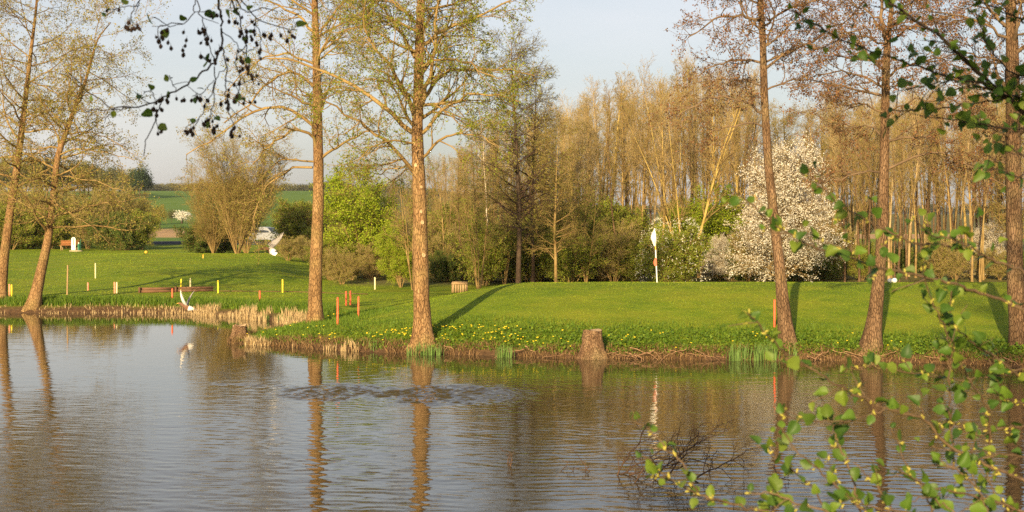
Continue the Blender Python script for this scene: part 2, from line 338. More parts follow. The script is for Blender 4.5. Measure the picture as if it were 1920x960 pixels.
def ground_mat():
    m, t, b = nodes('ground'); k = t.links.new
    b.inputs['Roughness'].default_value = .9; b.inputs['Specular IOR Level'].default_value = .1
    tc = t.nodes.new('ShaderNodeTexCoord')
    def noise(s, d=4, st=(1, 1, 1)):
        mp = t.nodes.new('ShaderNodeMapping'); mp.inputs['Scale'].default_value = st; n = t.nodes.new('ShaderNodeTexNoise')
        n.inputs['Scale'].default_value = s; n.inputs['Detail'].default_value = d; n.inputs['Roughness'].default_value = .7
        k(tc.outputs['Object'], mp.inputs[0]); k(mp.outputs[0], n.inputs[0]); return n.outputs[0]
    def ramp(i, *e):
        r = t.nodes.new('ShaderNodeValToRGB'); el = r.color_ramp.elements
        el[0].position, el[0].color = e[0][0], (*e[0][1], 1); el[1].position, el[1].color = e[-1][0], (*e[-1][1], 1)
        for p, c in e[1:-1]: x = el.new(p); x.color = (*c, 1)
        k(i, r.inputs[0]); return r.outputs[0]
    def mix(f, a, b2):
        x = t.nodes.new('ShaderNodeMixRGB'); k(f, x.inputs[0]); k(a, x.inputs[1]); k(b2, x.inputs[2]); return x.outputs[0]
    def attr(n): a = t.nodes.new('ShaderNodeAttribute'); a.attribute_name = n; return a.outputs['Fac']
    n1 = noise(.35, 5); n2 = noise(1.3, 6, (.6, 1, 1)); n3 = noise(14, 4)
    g1 = ramp(n2, (.36, (.085, .15, .008)), (.5, (.165, .235, .012)), (.62, (.28, .32, .025)))
    g2 = ramp(n3, (.25, (.095, .16, .009)), (.75, (.215, .285, .02)))
    gr = t.nodes.new('ShaderNodeMixRGB'); gr.inputs[0].default_value = .5; k(g1, gr.inputs[1]); k(g2, gr.inputs[2])
    worn = ramp(n1, (.30, (0, 0, 0)), (.44, (0, 0, 0)), (.66, (.9,)*3))
    wc = ramp(n3, (.3, (.20, .235, .012)), (.7, (.31, .31, .03)))
    lawn = mix(worn, gr.outputs[0], wc)
    soil = ramp(noise(6, 5), (.3, (.055, .032, .018)), (.7, (.16, .095, .05)))
    crop = ramp(noise(.03, 4), (.3, (.10, .18, .03)), (.7, (.15, .23, .04)))
    tan = ramp(noise(.2, 4), (.3, (.46, .28, .13)), (.7, (.56, .37, .19)))
    scrub = ramp(noise(.6, 5), (.3, (.12, .11, .035)), (.7, (.20, .18, .06)))
    c = mix(attr('scrub'), lawn, scrub); c = mix(attr('crop'), c, crop); c = mix(attr('tan'), c, tan); c = mix(attr('soil'), c, soil)
    k(c, b.inputs['Base Color'])
    bp = t.nodes.new('ShaderNodeBump'); bp.inputs['Strength'].default_value = .8; bp.inputs['Distance'].default_value = .05
    k(noise(18, 4), bp.inputs['Height']); k(bp.outputs[0], b.inputs['Normal'])
    return m
M['ground'] = ground_mat()
o = g.build('ground', M['ground']); tag(o, 'green lawn and fields around the pond', kind='structure')
def setattr_(o, n, v): a = o.data.attributes.new(n, 'FLOAT', 'POINT'); a.data.foreach_set('value', v.ravel().astype(np.float32))
wob = 6*vn(GX, GY, 20)
setattr_(o, 'soil', smooth(.75, .25, GS*-1+1.0)*0+(1-smooth(.25, .8, GS+.25*vn(GX, GY, .8))))
BR = smooth(-.12, -.09, GX/np.maximum(GY, 1))
setattr_(o, 'crop', (smooth(222, 226, GY+wob*.2)+smooth(150, 153, GY)*(1-smooth(168, 170, GY)))*(1-BR))
setattr_(o, 'tan', smooth(168, 170, GY)*(1-smooth(222, 226, GY+wob*.2)))
setattr_(o, 'scrub', smooth(64, 68, GY+wob*.3)*smooth(-.135, -.115, GX/np.maximum(GY, 1))*(1-smooth(145, 150, GY))+BR*smooth(236, 240, GY))

# water: one sheet at z = 0 with ripples
def water_mat():
    m, t, b = nodes('water'); k = t.links.new
    b.inputs['Base Color'].default_value = (.055, .044, .020, 1); b.inputs['Roughness'].default_value = .015
    b.inputs['IOR'].default_value = 1.333; b.inputs['Specular IOR Level'].default_value = .5
    tc = t.nodes.new('ShaderNodeTexCoord')
    def noise(s, d, st, rough=.55, dist=0., rot=0):
        mp = t.nodes.new('ShaderNodeMapping'); mp.inputs['Scale'].default_value = st; mp.inputs['Rotation'].default_value = (0, 0, rot)
        n = t.nodes.new('ShaderNodeTexNoise'); n.inputs['Scale'].default_value = s; n.inputs['Detail'].default_value = d
        n.inputs['Roughness'].default_value = rough; n.inputs['Distortion'].default_value = dist
        k(tc.outputs['Object'], mp.inputs[0]); k(mp.outputs[0], n.inputs[0]); return n.outputs[0]
    def math_(op, a, b2=None, c=None):
        x = t.nodes.new('ShaderNodeMath'); x.operation = op
        for i, v in enumerate((a, b2, c)):
            if v is None: continue
            if isinstance(v, (int, float)): x.inputs[i].default_value = v
            else: k(v, x.inputs[i])
        return x.outputs[0]
    sep = t.nodes.new('ShaderNodeSeparateXYZ'); k(tc.outputs['Object'], sep.inputs[0])
    def dist(cx, cy, ax=1, ay=1):
        a = math_('DIVIDE', math_('SUBTRACT', sep.outputs[0], cx), ax); b_ = math_('DIVIDE', math_('SUBTRACT', sep.outputs[1], cy), ay)
        return math_('SQRT', math_('ADD', math_('MULTIPLY', a, a), math_('MULTIPLY', b_, b_)))
    def mr(v, a, b_, c, d_):
        x = t.nodes.new('ShaderNodeMapRange'); x.interpolation_type = 'SMOOTHSTEP'
        k(v, x.inputs[0])
        for i, q in enumerate((a, b_, c, d_)): x.inputs[i+1].default_value = q
        return x.outputs[0]
    fine = noise(7.5, 3, (.45, 1, 1), .5, .3, .10)
    mid = noise(2.6, 2, (.5, 1, 1), .5, .4, -.15)
    big = noise(.75, 2, (.6, 1, 1), .5, .6)
    patch = noise(.16, 3, (1, 1, 1), .6, .5)
    calm = math_('MULTIPLY', mr(patch, .35, .65, .45, 1.0), mr(sep.outputs[1], 24, 37, 1.0, .22))
    h = math_('ADD', math_('MULTIPLY', fine, .55), math_('ADD', math_('MULTIPLY', mid, .95), math_('MULTIPLY', big, .9)))
    h = math_('MULTIPLY', h, calm)
    bp = t.nodes.new('ShaderNodeBump'); bp.inputs['Strength'].default_value = 1; bp.inputs['Distance'].default_value = .0065
    k(h, bp.inputs['Height']); k(bp.outputs[0], b.inputs['Normal'])
    return m
M['water'] = water_mat()
wx = axis(-17.5, 14.5, .08, -62, 30, 1.25); wy = axis(15.0, 44.0, .045, 3, 58, 1.12); WX, WY = np.meshgrid(wx, wy); a = len(wx)
def waves(x, y):
    rg = np.random.default_rng(77); h = np.zeros_like(x)
    amp = (.30+1.05*smooth(-.22, .32, vn(x+3, y*.6, 5.5)))*(.7+.6*(vn(x, y*.5, 1.6)+.5))*np.interp(y, [14, 22, 30, 38, 44], [1.0, .85, .5, .22, .0])
    for i in range(46):
        lam = rg.uniform(.13, .30) if i % 4 else rg.uniform(.4, 1.0); th = rg.normal(.08, .62); sl = (.0080 if lam < .4 else .0026)
        kx, ky = 2*np.pi/lam*math.sin(th), 2*np.pi/lam*math.cos(th)
        h += sl*lam/(2*np.pi)*np.sin(kx*x+ky*y+rg.random()*6.28+1.2*vn(x+i, y, 2.3))
    h *= amp
    C1 = wl(650, 737); C2 = wl(830, 740)
    for (cx, cy), lam, sl in ((C1, .30, .045), (C2, .30, .055), (wl(640, 700), .55, .018), (wl(340, 790), .45, .022)):
        r = np.hypot(x-cx, y-cy); h += sl*lam/6.28*np.sin(2*np.pi*r/lam)*np.exp(-r/2.3)*smooth(0, .3, r)
    env = np.zeros_like(x)
    for cx, cy, ax, ay in ((C1[0]-.25, C1[1]+.2, 1.15, 1.5), (C2[0]+.1, C2[1], 1.55, 1.75), ((C1[0]+C2[0])/2, C1[1]-.1, 1.5, 1.1)):
        env = np.maximum(env, smooth(1.35, .15, np.hypot((x-cx)/ax, (y-cy)/ay)))
    env = np.maximum(env, .35*smooth(1, .2, np.hypot((x-C1[0]+1.9)/1.9, (y-C1[1]-1.3+(x-C1[0]+1.9)*.35)/.28)))
    for i in range(26):
        lam = rg.uniform(.13, .30); th = rg.uniform(-1.2, 1.2)
        h += env*(.5+1.0*(vn(x*2, y, .5)+.5))*.125*lam/6.28*np.sin(2*np.pi/lam*(x*math.sin(th)+y*math.cos(th))+rg.random()*6.28+2*vn(x, y+i, .7))
    return h
WZ = waves(WX, WY); WZ *= smooth(-62, -55, WX)
ii = (np.arange(len(wy)-1)[:, None]*a+np.arange(a-1)[None]).reshape(-1)
o = Geo().add(np.stack([WX, WY, WZ], -1), np.stack([ii, ii+1, ii+a+1, ii+a], -1)).build('water', M['water'])
tag(o, 'rippled pond water reflecting trees and sky', kind='structure')

# ------------------------------------------------------------------ hero trees (traced trunks, real limbs, grown twigs)
def trunk_geo(path3, rad, n=46, k=16, flare=.75, rg=rng, bumpy=.05):
    q = resample(np.hstack([path3, np.array(rad)[:, None]]), n)
    P = q[:, :3]; Rr = q[:, 3].copy(); base = P[0, 2]
    h = P[:, 2]-base
    Rr *= 1+flare*np.exp(-h/.34)
    V, f = tubes(P, Rr, k); V = V.reshape(n, k, 3); ctr = P[:, None]
    a = np.arange(k)
    lob = 1+(.30*np.exp(-h/.30))[:, None]*np.sin(a[None]*2*np.pi/k*5+rg.random()*6)
    nz_ = 1+bumpy*rg.normal(0, 1, (n, k))*.5
    V = ctr+(V-ctr)*(lob*nz_)[..., None]
    return V.reshape(-1, 3), f, P, Rr
def limb_paths(limbs, Y, mpp, P, Rr, rg, n=12):
    "limbs in photo pixels: list of (points, tip depth offset in m, base radius px)"
    out = []
    for pts, dz, r in limbs:
        m = len(pts); w3 = []
        y0 = np.interp(at(pts[0][0], pts[0][1], Y)[2], P[:, 2], P[:, 1])
        for i, (a, b) in enumerate(pts):
            yy = y0+dz*(i/(m-1)); w3.append(at(a, b, yy))
        q = resample(np.array(w3), n, .03, rg)
        rr = r*mpp*np.linspace(1, .3, n)**1.0
        out.append((q, rr))
    return out
def hero(name, label, px, widths, Y, limbs, nrand, crown, seed, mats, leafm, group=None, leafpar=None, zrange=(.35, .98), knots=0, k=16, limb_len=3.0, limb_up=.05, limb_ang=60, dens=(8, 7, 4)):
    rg = np.random.default_rng(seed); mpp = Y/F
    base = at(px[0][0], px[0][1], Y); gzb = float(gz(base[0], Y))
    P3 = [at(a, b, Y) for a, b in px]; P3[0] = (P3[0][0], Y, gzb-.25)
    V, f, P, Rr = trunk_geo(np.array(P3), [w_*mpp/2 for w_ in widths], rg=rg, k=k)
    root = empty(name, (P3[0][0], Y, gzb), label, 'tree', group)
    Geo().add(V, f).build('trunk', mats[0], root)
    for _ in range(knots):
        i = rg.integers(6, 20); a = rg.uniform(-2.2, -.9); c = P[i]+Rr[i]*1.0*np.array([math.cos(a), math.sin(a), 0])
        s = rg.uniform(.035, .06); th = np.arange(10)*2*np.pi/10; nrm = np.array([math.cos(a), math.sin(a), 0]); sd = np.array([-nrm[1], nrm[0], 0])
        ring = lambda r, o_: c+nrm*o_+r*(np.cos(th)[:, None]*sd*.75+np.sin(th)[:, None]*np.array([0, 0, 1.]))
        VV = np.concatenate([ring(s*1.2, -.02), ring(s, .02), ring(s*.6, .01), [c+nrm*.0]])
        ff = [[r*10+q, r*10+(q+1) % 10, (r+1)*10+(q+1) % 10, (r+1)*10+q] for r in range(2) for q in range(10)]
        gk = Geo().add(VV, ff); gk.add(VV, [[20+q, 20+(q+1) % 10, 30] for q in range(10)])
        gk.build('knot', M['stump_top'], root)
    LP = limb_paths(limbs, Y, mpp, P, Rr, rg)
    for q, rr in LP:
        V, f = tubes(q, rr, 7); Geo().add(V, f).build('branch', mats[1], root)
    cg = Geo(); A = []; B = []
    if LP: A.append(np.stack([q for q, _ in LP])); B.append(np.stack([r for _, r in LP]))
    if nrand:
        l1, r1 = spawn(rg, P[None], Rr[None], nrand, *zrange, limb_ang, limb_len, 12, .12, limb_up, .38, .008, fall=.45, rmax=.07)
        V, f = tubes(l1, r1, 5); cg.add(V, f, 0); A.append(l1); B.append(r1)
    l1 = np.concatenate(A); r1 = np.concatenate(B)
    c2, c3, c4 = dens
    l2, r2 = spawn(rg, l1, r1, c2, .12, 1, 48, crown, 8, .18, .03, .6, .006, flat=.3, fall=.5, rmax=.03)
    l3, r3 = spawn(rg, l2, r2, c3, .15, 1, 45, crown*.45, 6, .22, .0, .6, .0045, flat=.2, fall=.4, rmax=.014)
    for a, b, kk in ((l2, r2, 4), (l3, r3, 3)): V, f = tubes(a, b, kk); cg.add(V, f, 0)
    tw = l3
    if c4:
        l4, r4 = spawn(rg, l3, r3, c4, .2, 1, 45, crown*.17, 4, .25, -.03, .7, .0035, fall=.3, rmax=.006)
        V, f = tubes(l4, r4, 3); cg.add(V, f, 0); tw = l4
    per, size, sp = leafpar
    V, f = leaves(rg, tw, per, size, sp, .2, .75, droop=.3); cg.add(V, f, 1)
    V, f = leaves(rg, l3, max(1, per), size, sp, .3, .75, droop=.3); cg.add(V, f, 1)
    cg.build('crown', [mats[1], leafm], root, smooth_=True)
    return root
GH = 'tall alders along the pond bank'
# D
hero('alder_tree', 'thick straight alder with pale knots on its trunk, standing at the water edge', [(793, 648), (792, 600), (790, 560), (788, 430), (785, 330), (782, 250), (785, 150), (787, 60), (790, 0), (792, -120), (796, -270)], [38, 32, 30, 27, 25, 21, 19, 16, 15, 9, 3], 36.6,
     [([(780, 329), (751, 292), (713, 254), (663, 225), (622, 196), (590, 180)], -1.5, 4), ([(776, 250), (730, 208), (688, 175), (647, 154), (601, 129), (551, 112), (505, 108)], 1.5, 5),
      ([(778, 222), (755, 167), (730, 125), (697, 83), (680, 50), (684, 5)], -1, 4.5), ([(778, 108), (755, 62), (730, 29), (701, 6), (680, -30)], .8, 3.8), ([(779, 190), (747, 154), (700, 150), (660, 160)], -2, 2.5),
      ([(788, 203), (805, 146), (817, 83), (815, 37), (822, -20), (830, -60)], -1.2, 4.5), ([(790, 190), (813, 154), (847, 129), (897, 131), (959, 131), (1000, 140)], 1, 4),
      ([(788, 125), (813, 110), (855, 112), (897, 129), (940, 150)], -1.5, 2.6), ([(790, 86), (813, 67), (855, 46), (897, 33), (938, 8), (975, -10)], .5, 4), ([(792, 250), (834, 204), (876, 175), (934, 179), (975, 190)], -.8, 3.6),
      ([(785, 45), (750, 15), (720, -20), (690, -60)], -.5, 3), ([(790, 25), (838, 8), (897, -5), (960, -20)], 1.5, 3), ([(792, 296), (826, 262), (855, 246), (900, 255), (930, 275)], -1.5, 3),
      ([(783, 320), (760, 310), (720, 320), (690, 335)], 1.5, 2), ([(790, 60), (740, 40), (690, 45), (640, 60), (610, 80)], 2, 3), ([(785, 270), (740, 262), (700, 275), (670, 300)], -1.5, 2.4),
      ([(790, -30), (850, -60), (920, -90)], 0, 3), ([(790, -20), (740, -50), (650, -90)], 0, 3)],
     16, 1.55, 21, (M['bark_alder'], M['twig']), M['leaf_alder'], GH, (4, .05, .03), (.42, .97), knots=6, dens=(8, 7, 4), limb_len=2.6)
# C
hero('alder_tree', 'slim straight alder with drooping twigs on the grassy point beside the inlet', [(590, 612), (591, 560), (592, 500), (597, 380), (597, 300), (595, 200), (593, 100), (590, 0), (588, -130), (586, -240)], [27, 25, 24, 21, 19, 17, 14, 12, 7, 3], 43.0,
     [([(592, 285), (590, 258), (572, 246), (547, 246), (505, 271), (470, 310)], -1, 3.4), ([(588, 236), (555, 208), (522, 200), (480, 208), (440, 230), (400, 262), (345, 290)], 1, 3.4),
      ([(588, 162), (559, 137), (530, 135), (488, 167), (460, 200), (420, 230)], -1, 3), ([(586, 314), (555, 312), (513, 337), (492, 358), (480, 395), (466, 470)], .8, 2.4), ([(588, 303), (530, 300), (500, 320), (480, 350)], -1.4, 2),
      ([(590, 62), (560, 30), (520, 10), (470, -10), (420, -20)], 1, 2.8), ([(600, 62), (620, 30), (650, 0), (690, -30)], -.5, 2.5), ([(603, 296), (647, 267), (688, 246), (720, 250)], -1.2, 3),
      ([(590, 120), (540, 100), (490, 110), (440, 150), (420, 190)], 1.6, 2.4), ([(590, 30), (520, -20), (440, -40)], -1, 2.6), ([(600, 180), (640, 160), (670, 170), (690, 200)], 1.4, 2), ([(600, 110), (640, 80), (690, 80)], -1, 2),
      ([(590, 200), (550, 180), (500, 160), (470, 140)], -1.5, 2.2)],
     12, 1.5, 22, (M['bark_alder'], M['twig']), M['leaf_olive'], GH, (4, .05, .035), (.45, .97), dens=(8, 7, 3), limb_len=2.6, limb_up=.02)
# A, B on the far bank
hero('alder_tree', 'leaning alder at the left edge of the picture, on the far bank', [(-2, 570), (8, 480), (19, 396), (33, 308), (42, 233), (50, 167), (58, 96), (67, 25), (74, -60), (82, -130)], [24, 18, 15, 13, 11, 9, 7, 5, 3, 1.5], 55.5, [([(40, 250), (70, 215), (110, 200), (150, 215)], -1, 1.8), ([(36, 290), (75, 285), (115, 315)], .6, 1.8), ([(42, 240), (10, 215), (-30, 205)], .5, 1.8)],
     44, 1.45, 23, (M['bark_alder'], M['twig']), M['leaf_olive'], GH, (3, .065, .06), (.30, .99), dens=(7, 6, 2), limb_len=4.2, limb_up=.02, limb_ang=72, k=12)
hero('alder_tree', 'strongly leaning alder, the right one of two on the far bank at left', [(60, 578), (90, 450), (98, 388), (108, 292), (129, 233), (146, 187), (160, 154), (171, 112), (183, 71), (208, 42)], [25, 15, 13, 11, 9, 8, 6, 5, 3, 1.5], 54.3, [([(108, 292), (135, 278), (190, 285), (250, 300)], -.8, 1.8), ([(120, 250), (160, 245), (210, 262), (255, 295)], .8, 1.6), ([(105, 330), (150, 335), (200, 345), (235, 360)], 0, 1.6)],
     44, 1.3, 24, (M['bark_alder'], M['twig']), M['leaf_olive'], GH, (3, .065, .06), (.25, .99), dens=(7, 6, 2), limb_len=3.9, limb_up=.0, limb_ang=75, k=12)
# E
hero('alder_tree', 'slender alder curving left, with a red stake close to its foot', [(1480, 664), (1474, 620), (1470, 590), (1462, 500), (1450, 400), (1440, 300), (1433, 180), (1430, 60), (1425, 0), (1420, -130), (1418, -230)], [30, 27, 25, 20, 18, 16, 14, 12, 11, 6, 2], 35.2,
     [([(1427, 40), (1377, 25), (1335, 37), (1293, 71)], -1, 3), ([(1431, 118), (1377, 112), (1335, 125), (1300, 145)], .8, 2.6), ([(1436, 215), (1400, 190), (1350, 180), (1290, 200), (1268, 230)], -.6, 2.6), ([(1437, 127), (1482, 96), (1532, 71), (1590, 37), (1623, 0)], .6, 2.8),
      ([(1433, 90), (1452, 37), (1445, 10), (1440, -30)], -.5, 2.4), ([(1436, 240), (1400, 230), (1340, 245), (1310, 270)], 1, 2), ([(1430, 50), (1470, 20), (1520, 5), (1570, -20)], -1, 2.4), ([(1425, 0), (1380, -20), (1330, -25)], 0, 2.6), ([(1434, 160), (1390, 150), (1350, 160)], 1.5, 2), ([(1435, 170), (1480, 150), (1530, 150), (1570, 165)], 1, 2)],
     12, 1.2, 25, (M['bark_grey_shaded'], M['twig_grey']), M['leaf_red'], GH, (3, .05, .03), (.6, .97), dens=(9, 7, 3), limb_len=2.2)
# F
hero('alder_tree', 'alder with flared roots and a forked top, second from the right edge', [(1630, 672), (1636, 630), (1641, 590), (1650, 500), (1656, 400), (1658, 300), (1660, 200), (1662, 100), (1668, 50), (1673, 0), (1680, -130), (1684, -230)], [36, 31, 27, 21, 19, 18, 16, 14, 9, 8, 5, 2], 34.6,
     [([(1661, 95), (1653, 50), (1655, 0), (1650, -80)], -.2, 4.5), ([(1661, 270), (1690, 256), (1748, 258), (1800, 270)], -1, 2.6), ([(1662, 318), (1707, 296), (1752, 283), (1815, 308), (1890, 350)], -.8, 2.8), ([(1658, 165), (1610, 140), (1570, 130), (1500, 150)], .8, 2.4),
      ([(1657, 325), (1620, 320), (1580, 332), (1545, 340)], -.5, 2), ([(1656, 260), (1640, 235), (1610, 240), (1570, 230)], .8, 2.2), ([(1661, 150), (1700, 120), (1760, 110), (1810, 130)], .8, 2.6), ([(1664, 80), (1710, 50), (1780, 30)], -1, 2.6), ([(1660, 90), (1610, 60), (1560, 60)], -1, 2.4),
      ([(1670, 30), (1720, 0), (1790, -20)], 1, 2.4), ([(1658, 210), (1700, 190), (1770, 185), (1830, 200)], -1.4, 2.2), ([(1652, 40), (1610, 10), (1570, -10)], 1, 2), ([(1658, 210), (1610, 195), (1560, 200), (1520, 215)], -1.2, 2)],
     13, 1.2, 26, (M['bark_grey_shaded'], M['twig_grey']), M['leaf_red'], GH, (3, .05, .03), (.5, .97), dens=(9, 7, 3), limb_len=2.2)
# G
hero('alder_tree', 'dark alder trunk at the right edge of the picture', [(1918, 668), (1912, 620), (1905, 560), (1902, 450), (1900, 350), (1900, 200), (1898, 100), (1895, 0), (1892, -130), (1890, -230)], [40, 36, 31, 29, 28, 26, 23, 19, 10, 3], 33.8,
     [([(1898, 75), (1850, 45), (1800, 30), (1740, 20)], -.8, 3), ([(1898, 130), (1860, 110), (1800, 100), (1750, 110)], .8, 2.6), ([(1900, 260), (1860, 240), (1800, 230)], -.8, 2.4), ([(1900, 180), (1850, 165), (1790, 170), (1740, 190)], 1, 2.6), ([(1900, 50), (1940, 10), (1980, 0)], 0, 3), ([(1897, 20), (1850, -10), (1790, -30)], .5, 2.6), ([(1900, 300), (1860, 300), (1820, 320)], .8, 2)],
     14, 1.2, 27, (M['bark_grey_shaded'], M['twig_grey']), M['leaf_red'], GH, (3, .05, .03), (.45, .97), dens=(9, 7, 3), limb_len=2.4)

# ------------------------------------------------------------------ tree kinds for the wood (shared meshes)
def tree_kind(seed, H, r0, nl, z0, ang, ll, dens, up, mats, leafm, lp, lean=.02, multi=1, fan=0, flat=0, l2f=.38, fall=.55, droop=0.):
    rg = np.random.default_rng(seed); P = []; Rr = []; n = 16
    for i in range(multi):
        a = rg.random()*2*np.pi; sp = fan*(.35+.65*rg.random()) if multi > 1 else 0
        h = H*rg.uniform(.75, 1) if multi > 1 else H
        d0 = unit(np.array([math.cos(a)*sp, math.sin(a)*sp, 1.0])); q = [np.array([math.cos(a)*sp*.15, math.sin(a)*sp*.15, -.15])]
        for _ in range(n-1): q.append(q[-1]+d0*(h+.15)/(n-1)); d0 = unit(d0+np.append(rg.normal(0, lean*1.5, 2), .03*fan))
        P.append(q); rr = r0*(rg.uniform(.6, 1) if multi > 1 else 1); Rr.append(rr*(1-np.linspace(0, 1, n)**1.3*.9)*(1+.35*np.exp(-np.linspace(0, h, n)/.3)))
    P = np.array(P); Rr = np.array(Rr)
    tg = Geo().add(*tubes(P, Rr, 8)).mesh('trunk', mats[0])
    cg = Geo()
    l1, r1 = spawn(rg, P, Rr, nl, z0, .99, ang, ll, 7, .10, up, .5, .007, flat=flat, fall=fall, rmax=.06)
    l2, r2 = spawn(rg, l1, r1, dens[0], .12, 1, 36, ll*l2f, 5, .13, up*.8, .6, .006, fall=.5, rmax=.02)
    cg.add(*tubes(l1, r1, 4)).add(*tubes(l2, r2, 3)); tw = l2
    if dens[1]:
        l3, r3 = spawn(rg, l2, r2, dens[1], .15, 1, 38, ll*l2f*.5, 4, .15, up*.6, .6, .0055, fall=.4, rmax=.009); cg.add(*tubes(l3, r3, 3)); tw = l3
    per, size, sp = lp
    if per: cg.add(*leaves(rg, tw, per, size, sp, .1, .8, droop=droop), 1)
    return tg, cg.mesh('crown', [mats[1], leafm])
def place(kind, name, cat, x, y, label, group, s=1, rz=None, sz=None, z=None, trunk=True):
    z = float(gz(x, y)) if z is None else z
    r = empty(name, (x, y, z), label, cat, group); r.scale = (s, s, sz or s); r.rotation_euler[2] = random.random()*6.28 if rz is None else rz
    for nm, me in (('trunk' if trunk else 'stem', kind[0]), ('crown' if trunk else 'foliage', kind[1])):
        o = bpy.data.objects.new(nm, me); col.objects.link(o); o.parent = r
    return r
K = {}
BO = M['twig_orange']; BP = M['twig_pink']; BY = M['twig_yellow']; BT = M['twig']
K['po1'] = tree_kind(101, 13, .11, 34, .36, 22, 2.5, (6, 4), .06, (BO, BP), M['leaf_orange'], (2, .05, .04))
K['po2'] = tree_kind(102, 12, .09, 28, .48, 22, 2.1, (6, 4), .07, (BP, BP), M['leaf_orange'], (1, .05, .03))
K['po3'] = tree_kind(103, 13.5, .12, 34, .32, 26, 2.6, (6, 4), .05, (BY, BO), M['leaf_orange'], (1, .05, .03))
K['po4'] = tree_kind(104, 11.5, .08, 30, .35, 34, 1.9, (6, 4), .06, (BT, BT), M['leaf_olive'], (2, .05, .04))
K['ol1'] = tree_kind(105, 11.5, .11, 50, .18, 55, 2.6, (8, 5), .02, (BT, BT), M['leaf_olive'], (4, .06, .05))
K['ol2'] = tree_kind(106, 12.5, .12, 56, .20, 60, 3.0, (8, 6), .0, (M['bark_dark'], M['twig_dark']), M['leaf_olive'], (4, .06, .06))
K['po5'] = tree_kind(118, 12.5, .10, 30, .40, 26, 2.2, (6, 4), .06, (M['bark_grey_shaded'], BT), M['leaf_olive'], (3, .05, .04))
K['po6'] = tree_kind(119, 11, .055, 22, .55, 22, 1.8, (6, 3), .07, (BT, BP), M['leaf_orange'], (1, .05, .03), multi=3, fan=.10)
K['po7'] = tree_kind(121, 12, .065, 16, .5, 24, 1.5, (5, 3), .07, (M['bark_grey_shaded'], BT), M['leaf_olive'], (2, .05, .04))
K['sap'] = tree_kind(107, 5.5, .035, 12, .25, 45, 1.4, (5, 3), .03, (BT, BT), M['leaf_bush'], (3, .045, .05), multi=5, fan=.25)
K['wil'] = tree_kind(108, 11.0, .08, 20, .25, 28, 2.6, (6, 4), .05, (BY, BT), M['leaf_orange'], (1, .045, .03), multi=6, fan=.36)
K['bu1'] = tree_kind(110, 2.6, .022, 10, .12, 50, 1.1, (6, 4), .03, (BT, BT), M['leaf_bush'], (6, .065, .07), multi=14, fan=.75)
K['bu2'] = tree_kind(111, 3.0, .025, 10, .15, 45, 1.1, (6, 4), .03, (BT, BP), M['leaf_olive'], (4, .055, .06), multi=13, fan=.55)
K['bu3'] = tree_kind(112, 2.4, .022, 10, .08, 50, 1.0, (6, 4), .02, (BT, BT), M['leaf_dark'], (6, .07, .07), multi=14, fan=.8)
K['lim'] = tree_kind(113, 4.6, .05, 16, .12, 60, 1.7, (7, 5), .02, (BT, BT), M['leaf_lime'], (10, .075, .10), multi=6, fan=.42)
K['big'] = tree_kind(114, 8.2, .028, 12, .12, 28, 2.4, (7, 4), .04, (BT, BT), M['leaf_olive'], (4, .055, .08), multi=22, fan=.5)
K['che'] = tree_kind(115, 6.8, .09, 74, .06, 66, 3.0, (10, 6), .03, (M['twig'], M['twig']), M['blossom'], (6, .062, .03), multi=2, fan=.12, fall=.74)
K['bir'] = tree_kind(116, 12, .07, 24, .45, 30, 2.2, (6, 3), .04, (M['birch'], BP), M['leaf_orange'], (1, .05, .03))
def flower_bush():
    rg = np.random.default_rng(120); t, c = tree_kind(117, 2.7, .022, 12, .08, 50, 1.1, (6, 4), .03, (BT, BT), M['leaf_bush'], (6, .065, .07), multi=16, fan=.72)
    pts = []
    g = Geo()
    n = 640; th = rg.random(n)*6.28; zz = rg.random(n)**.8
    rr = 1.75*np.sqrt(np.clip(1-(zz*1.0-.25)**2/.75, 0.02, 1))*rg.uniform(.82, 1.0, n)
    cc = np.stack([rr*np.cos(th), rr*np.sin(th), .25+zz*3.0], 1)
    cc = np.repeat(cc, 4, 0)+rg.normal(0, .03, (n*4, 3))
    g.add(*leafquads(rg, cc, .042, .9))
    return t, c, g.mesh('blossom', M['blossom'])
K['fbu'] = flower_bush()
def gplace(kind, px, Y, label, group, name='wood_tree', cat='tree', s=1, sz=None, rz=None, trunk=True):
    return place(K[kind], name, cat, (px-960)/F*Y, Y, label, group, s, rz, sz, trunk=trunk)
rr = random.Random(8)
def where(px):
    for lim, t in ((640, 'left of the slim alder'), (700, 'just right of the slim alder'), (790, 'just left of the thick alder'), (850, 'just right of the thick alder'), (930, 'above the wooden crate'), (1000, 'at the dark leafy alder'), (1060, 'right of the dark leafy alder'), (1110, 'above the sawn stump'), (1160, 'right above the sawn stump'), (1215, 'left of the golf flag'), (1260, 'above the golf flag'), (1330, 'at the yellow willow'), (1385, 'right of the yellow willow'), (1440, 'left of the white cherry'),
                   (1500, 'behind the white cherry'), (1560, 'right of the white cherry'), (1620, 'left of the fork topped alder'), (1680, 'behind the fork topped alder'), (1740, 'right of the fork topped alder'), (1800, 'between the two rightmost alders'), (1870, 'left of the rightmost alder')):
        if px < lim: return t
    return 'at the right edge'
GW = 'bare trees of the wood behind the lawn'
LBL = {'po1': 'tall orange lit bare tree in the wood', 'po2': 'slim pinkish bare tree in the wood', 'po3': 'yellow stemmed bare tree in the wood',
       'po4': 'thin brown stemmed tree in the wood', 'ol1': 'spreading brown olive tree in the wood', 'ol2': 'dark trunked green tree in the wood', 'bir': 'white barked birch in the wood', 'po5': 'grey stemmed olive tree in the wood', 'po7': 'pole thin bare brown tree in the wood', 'po6': 'three stemmed thin brown tree in the wood'}
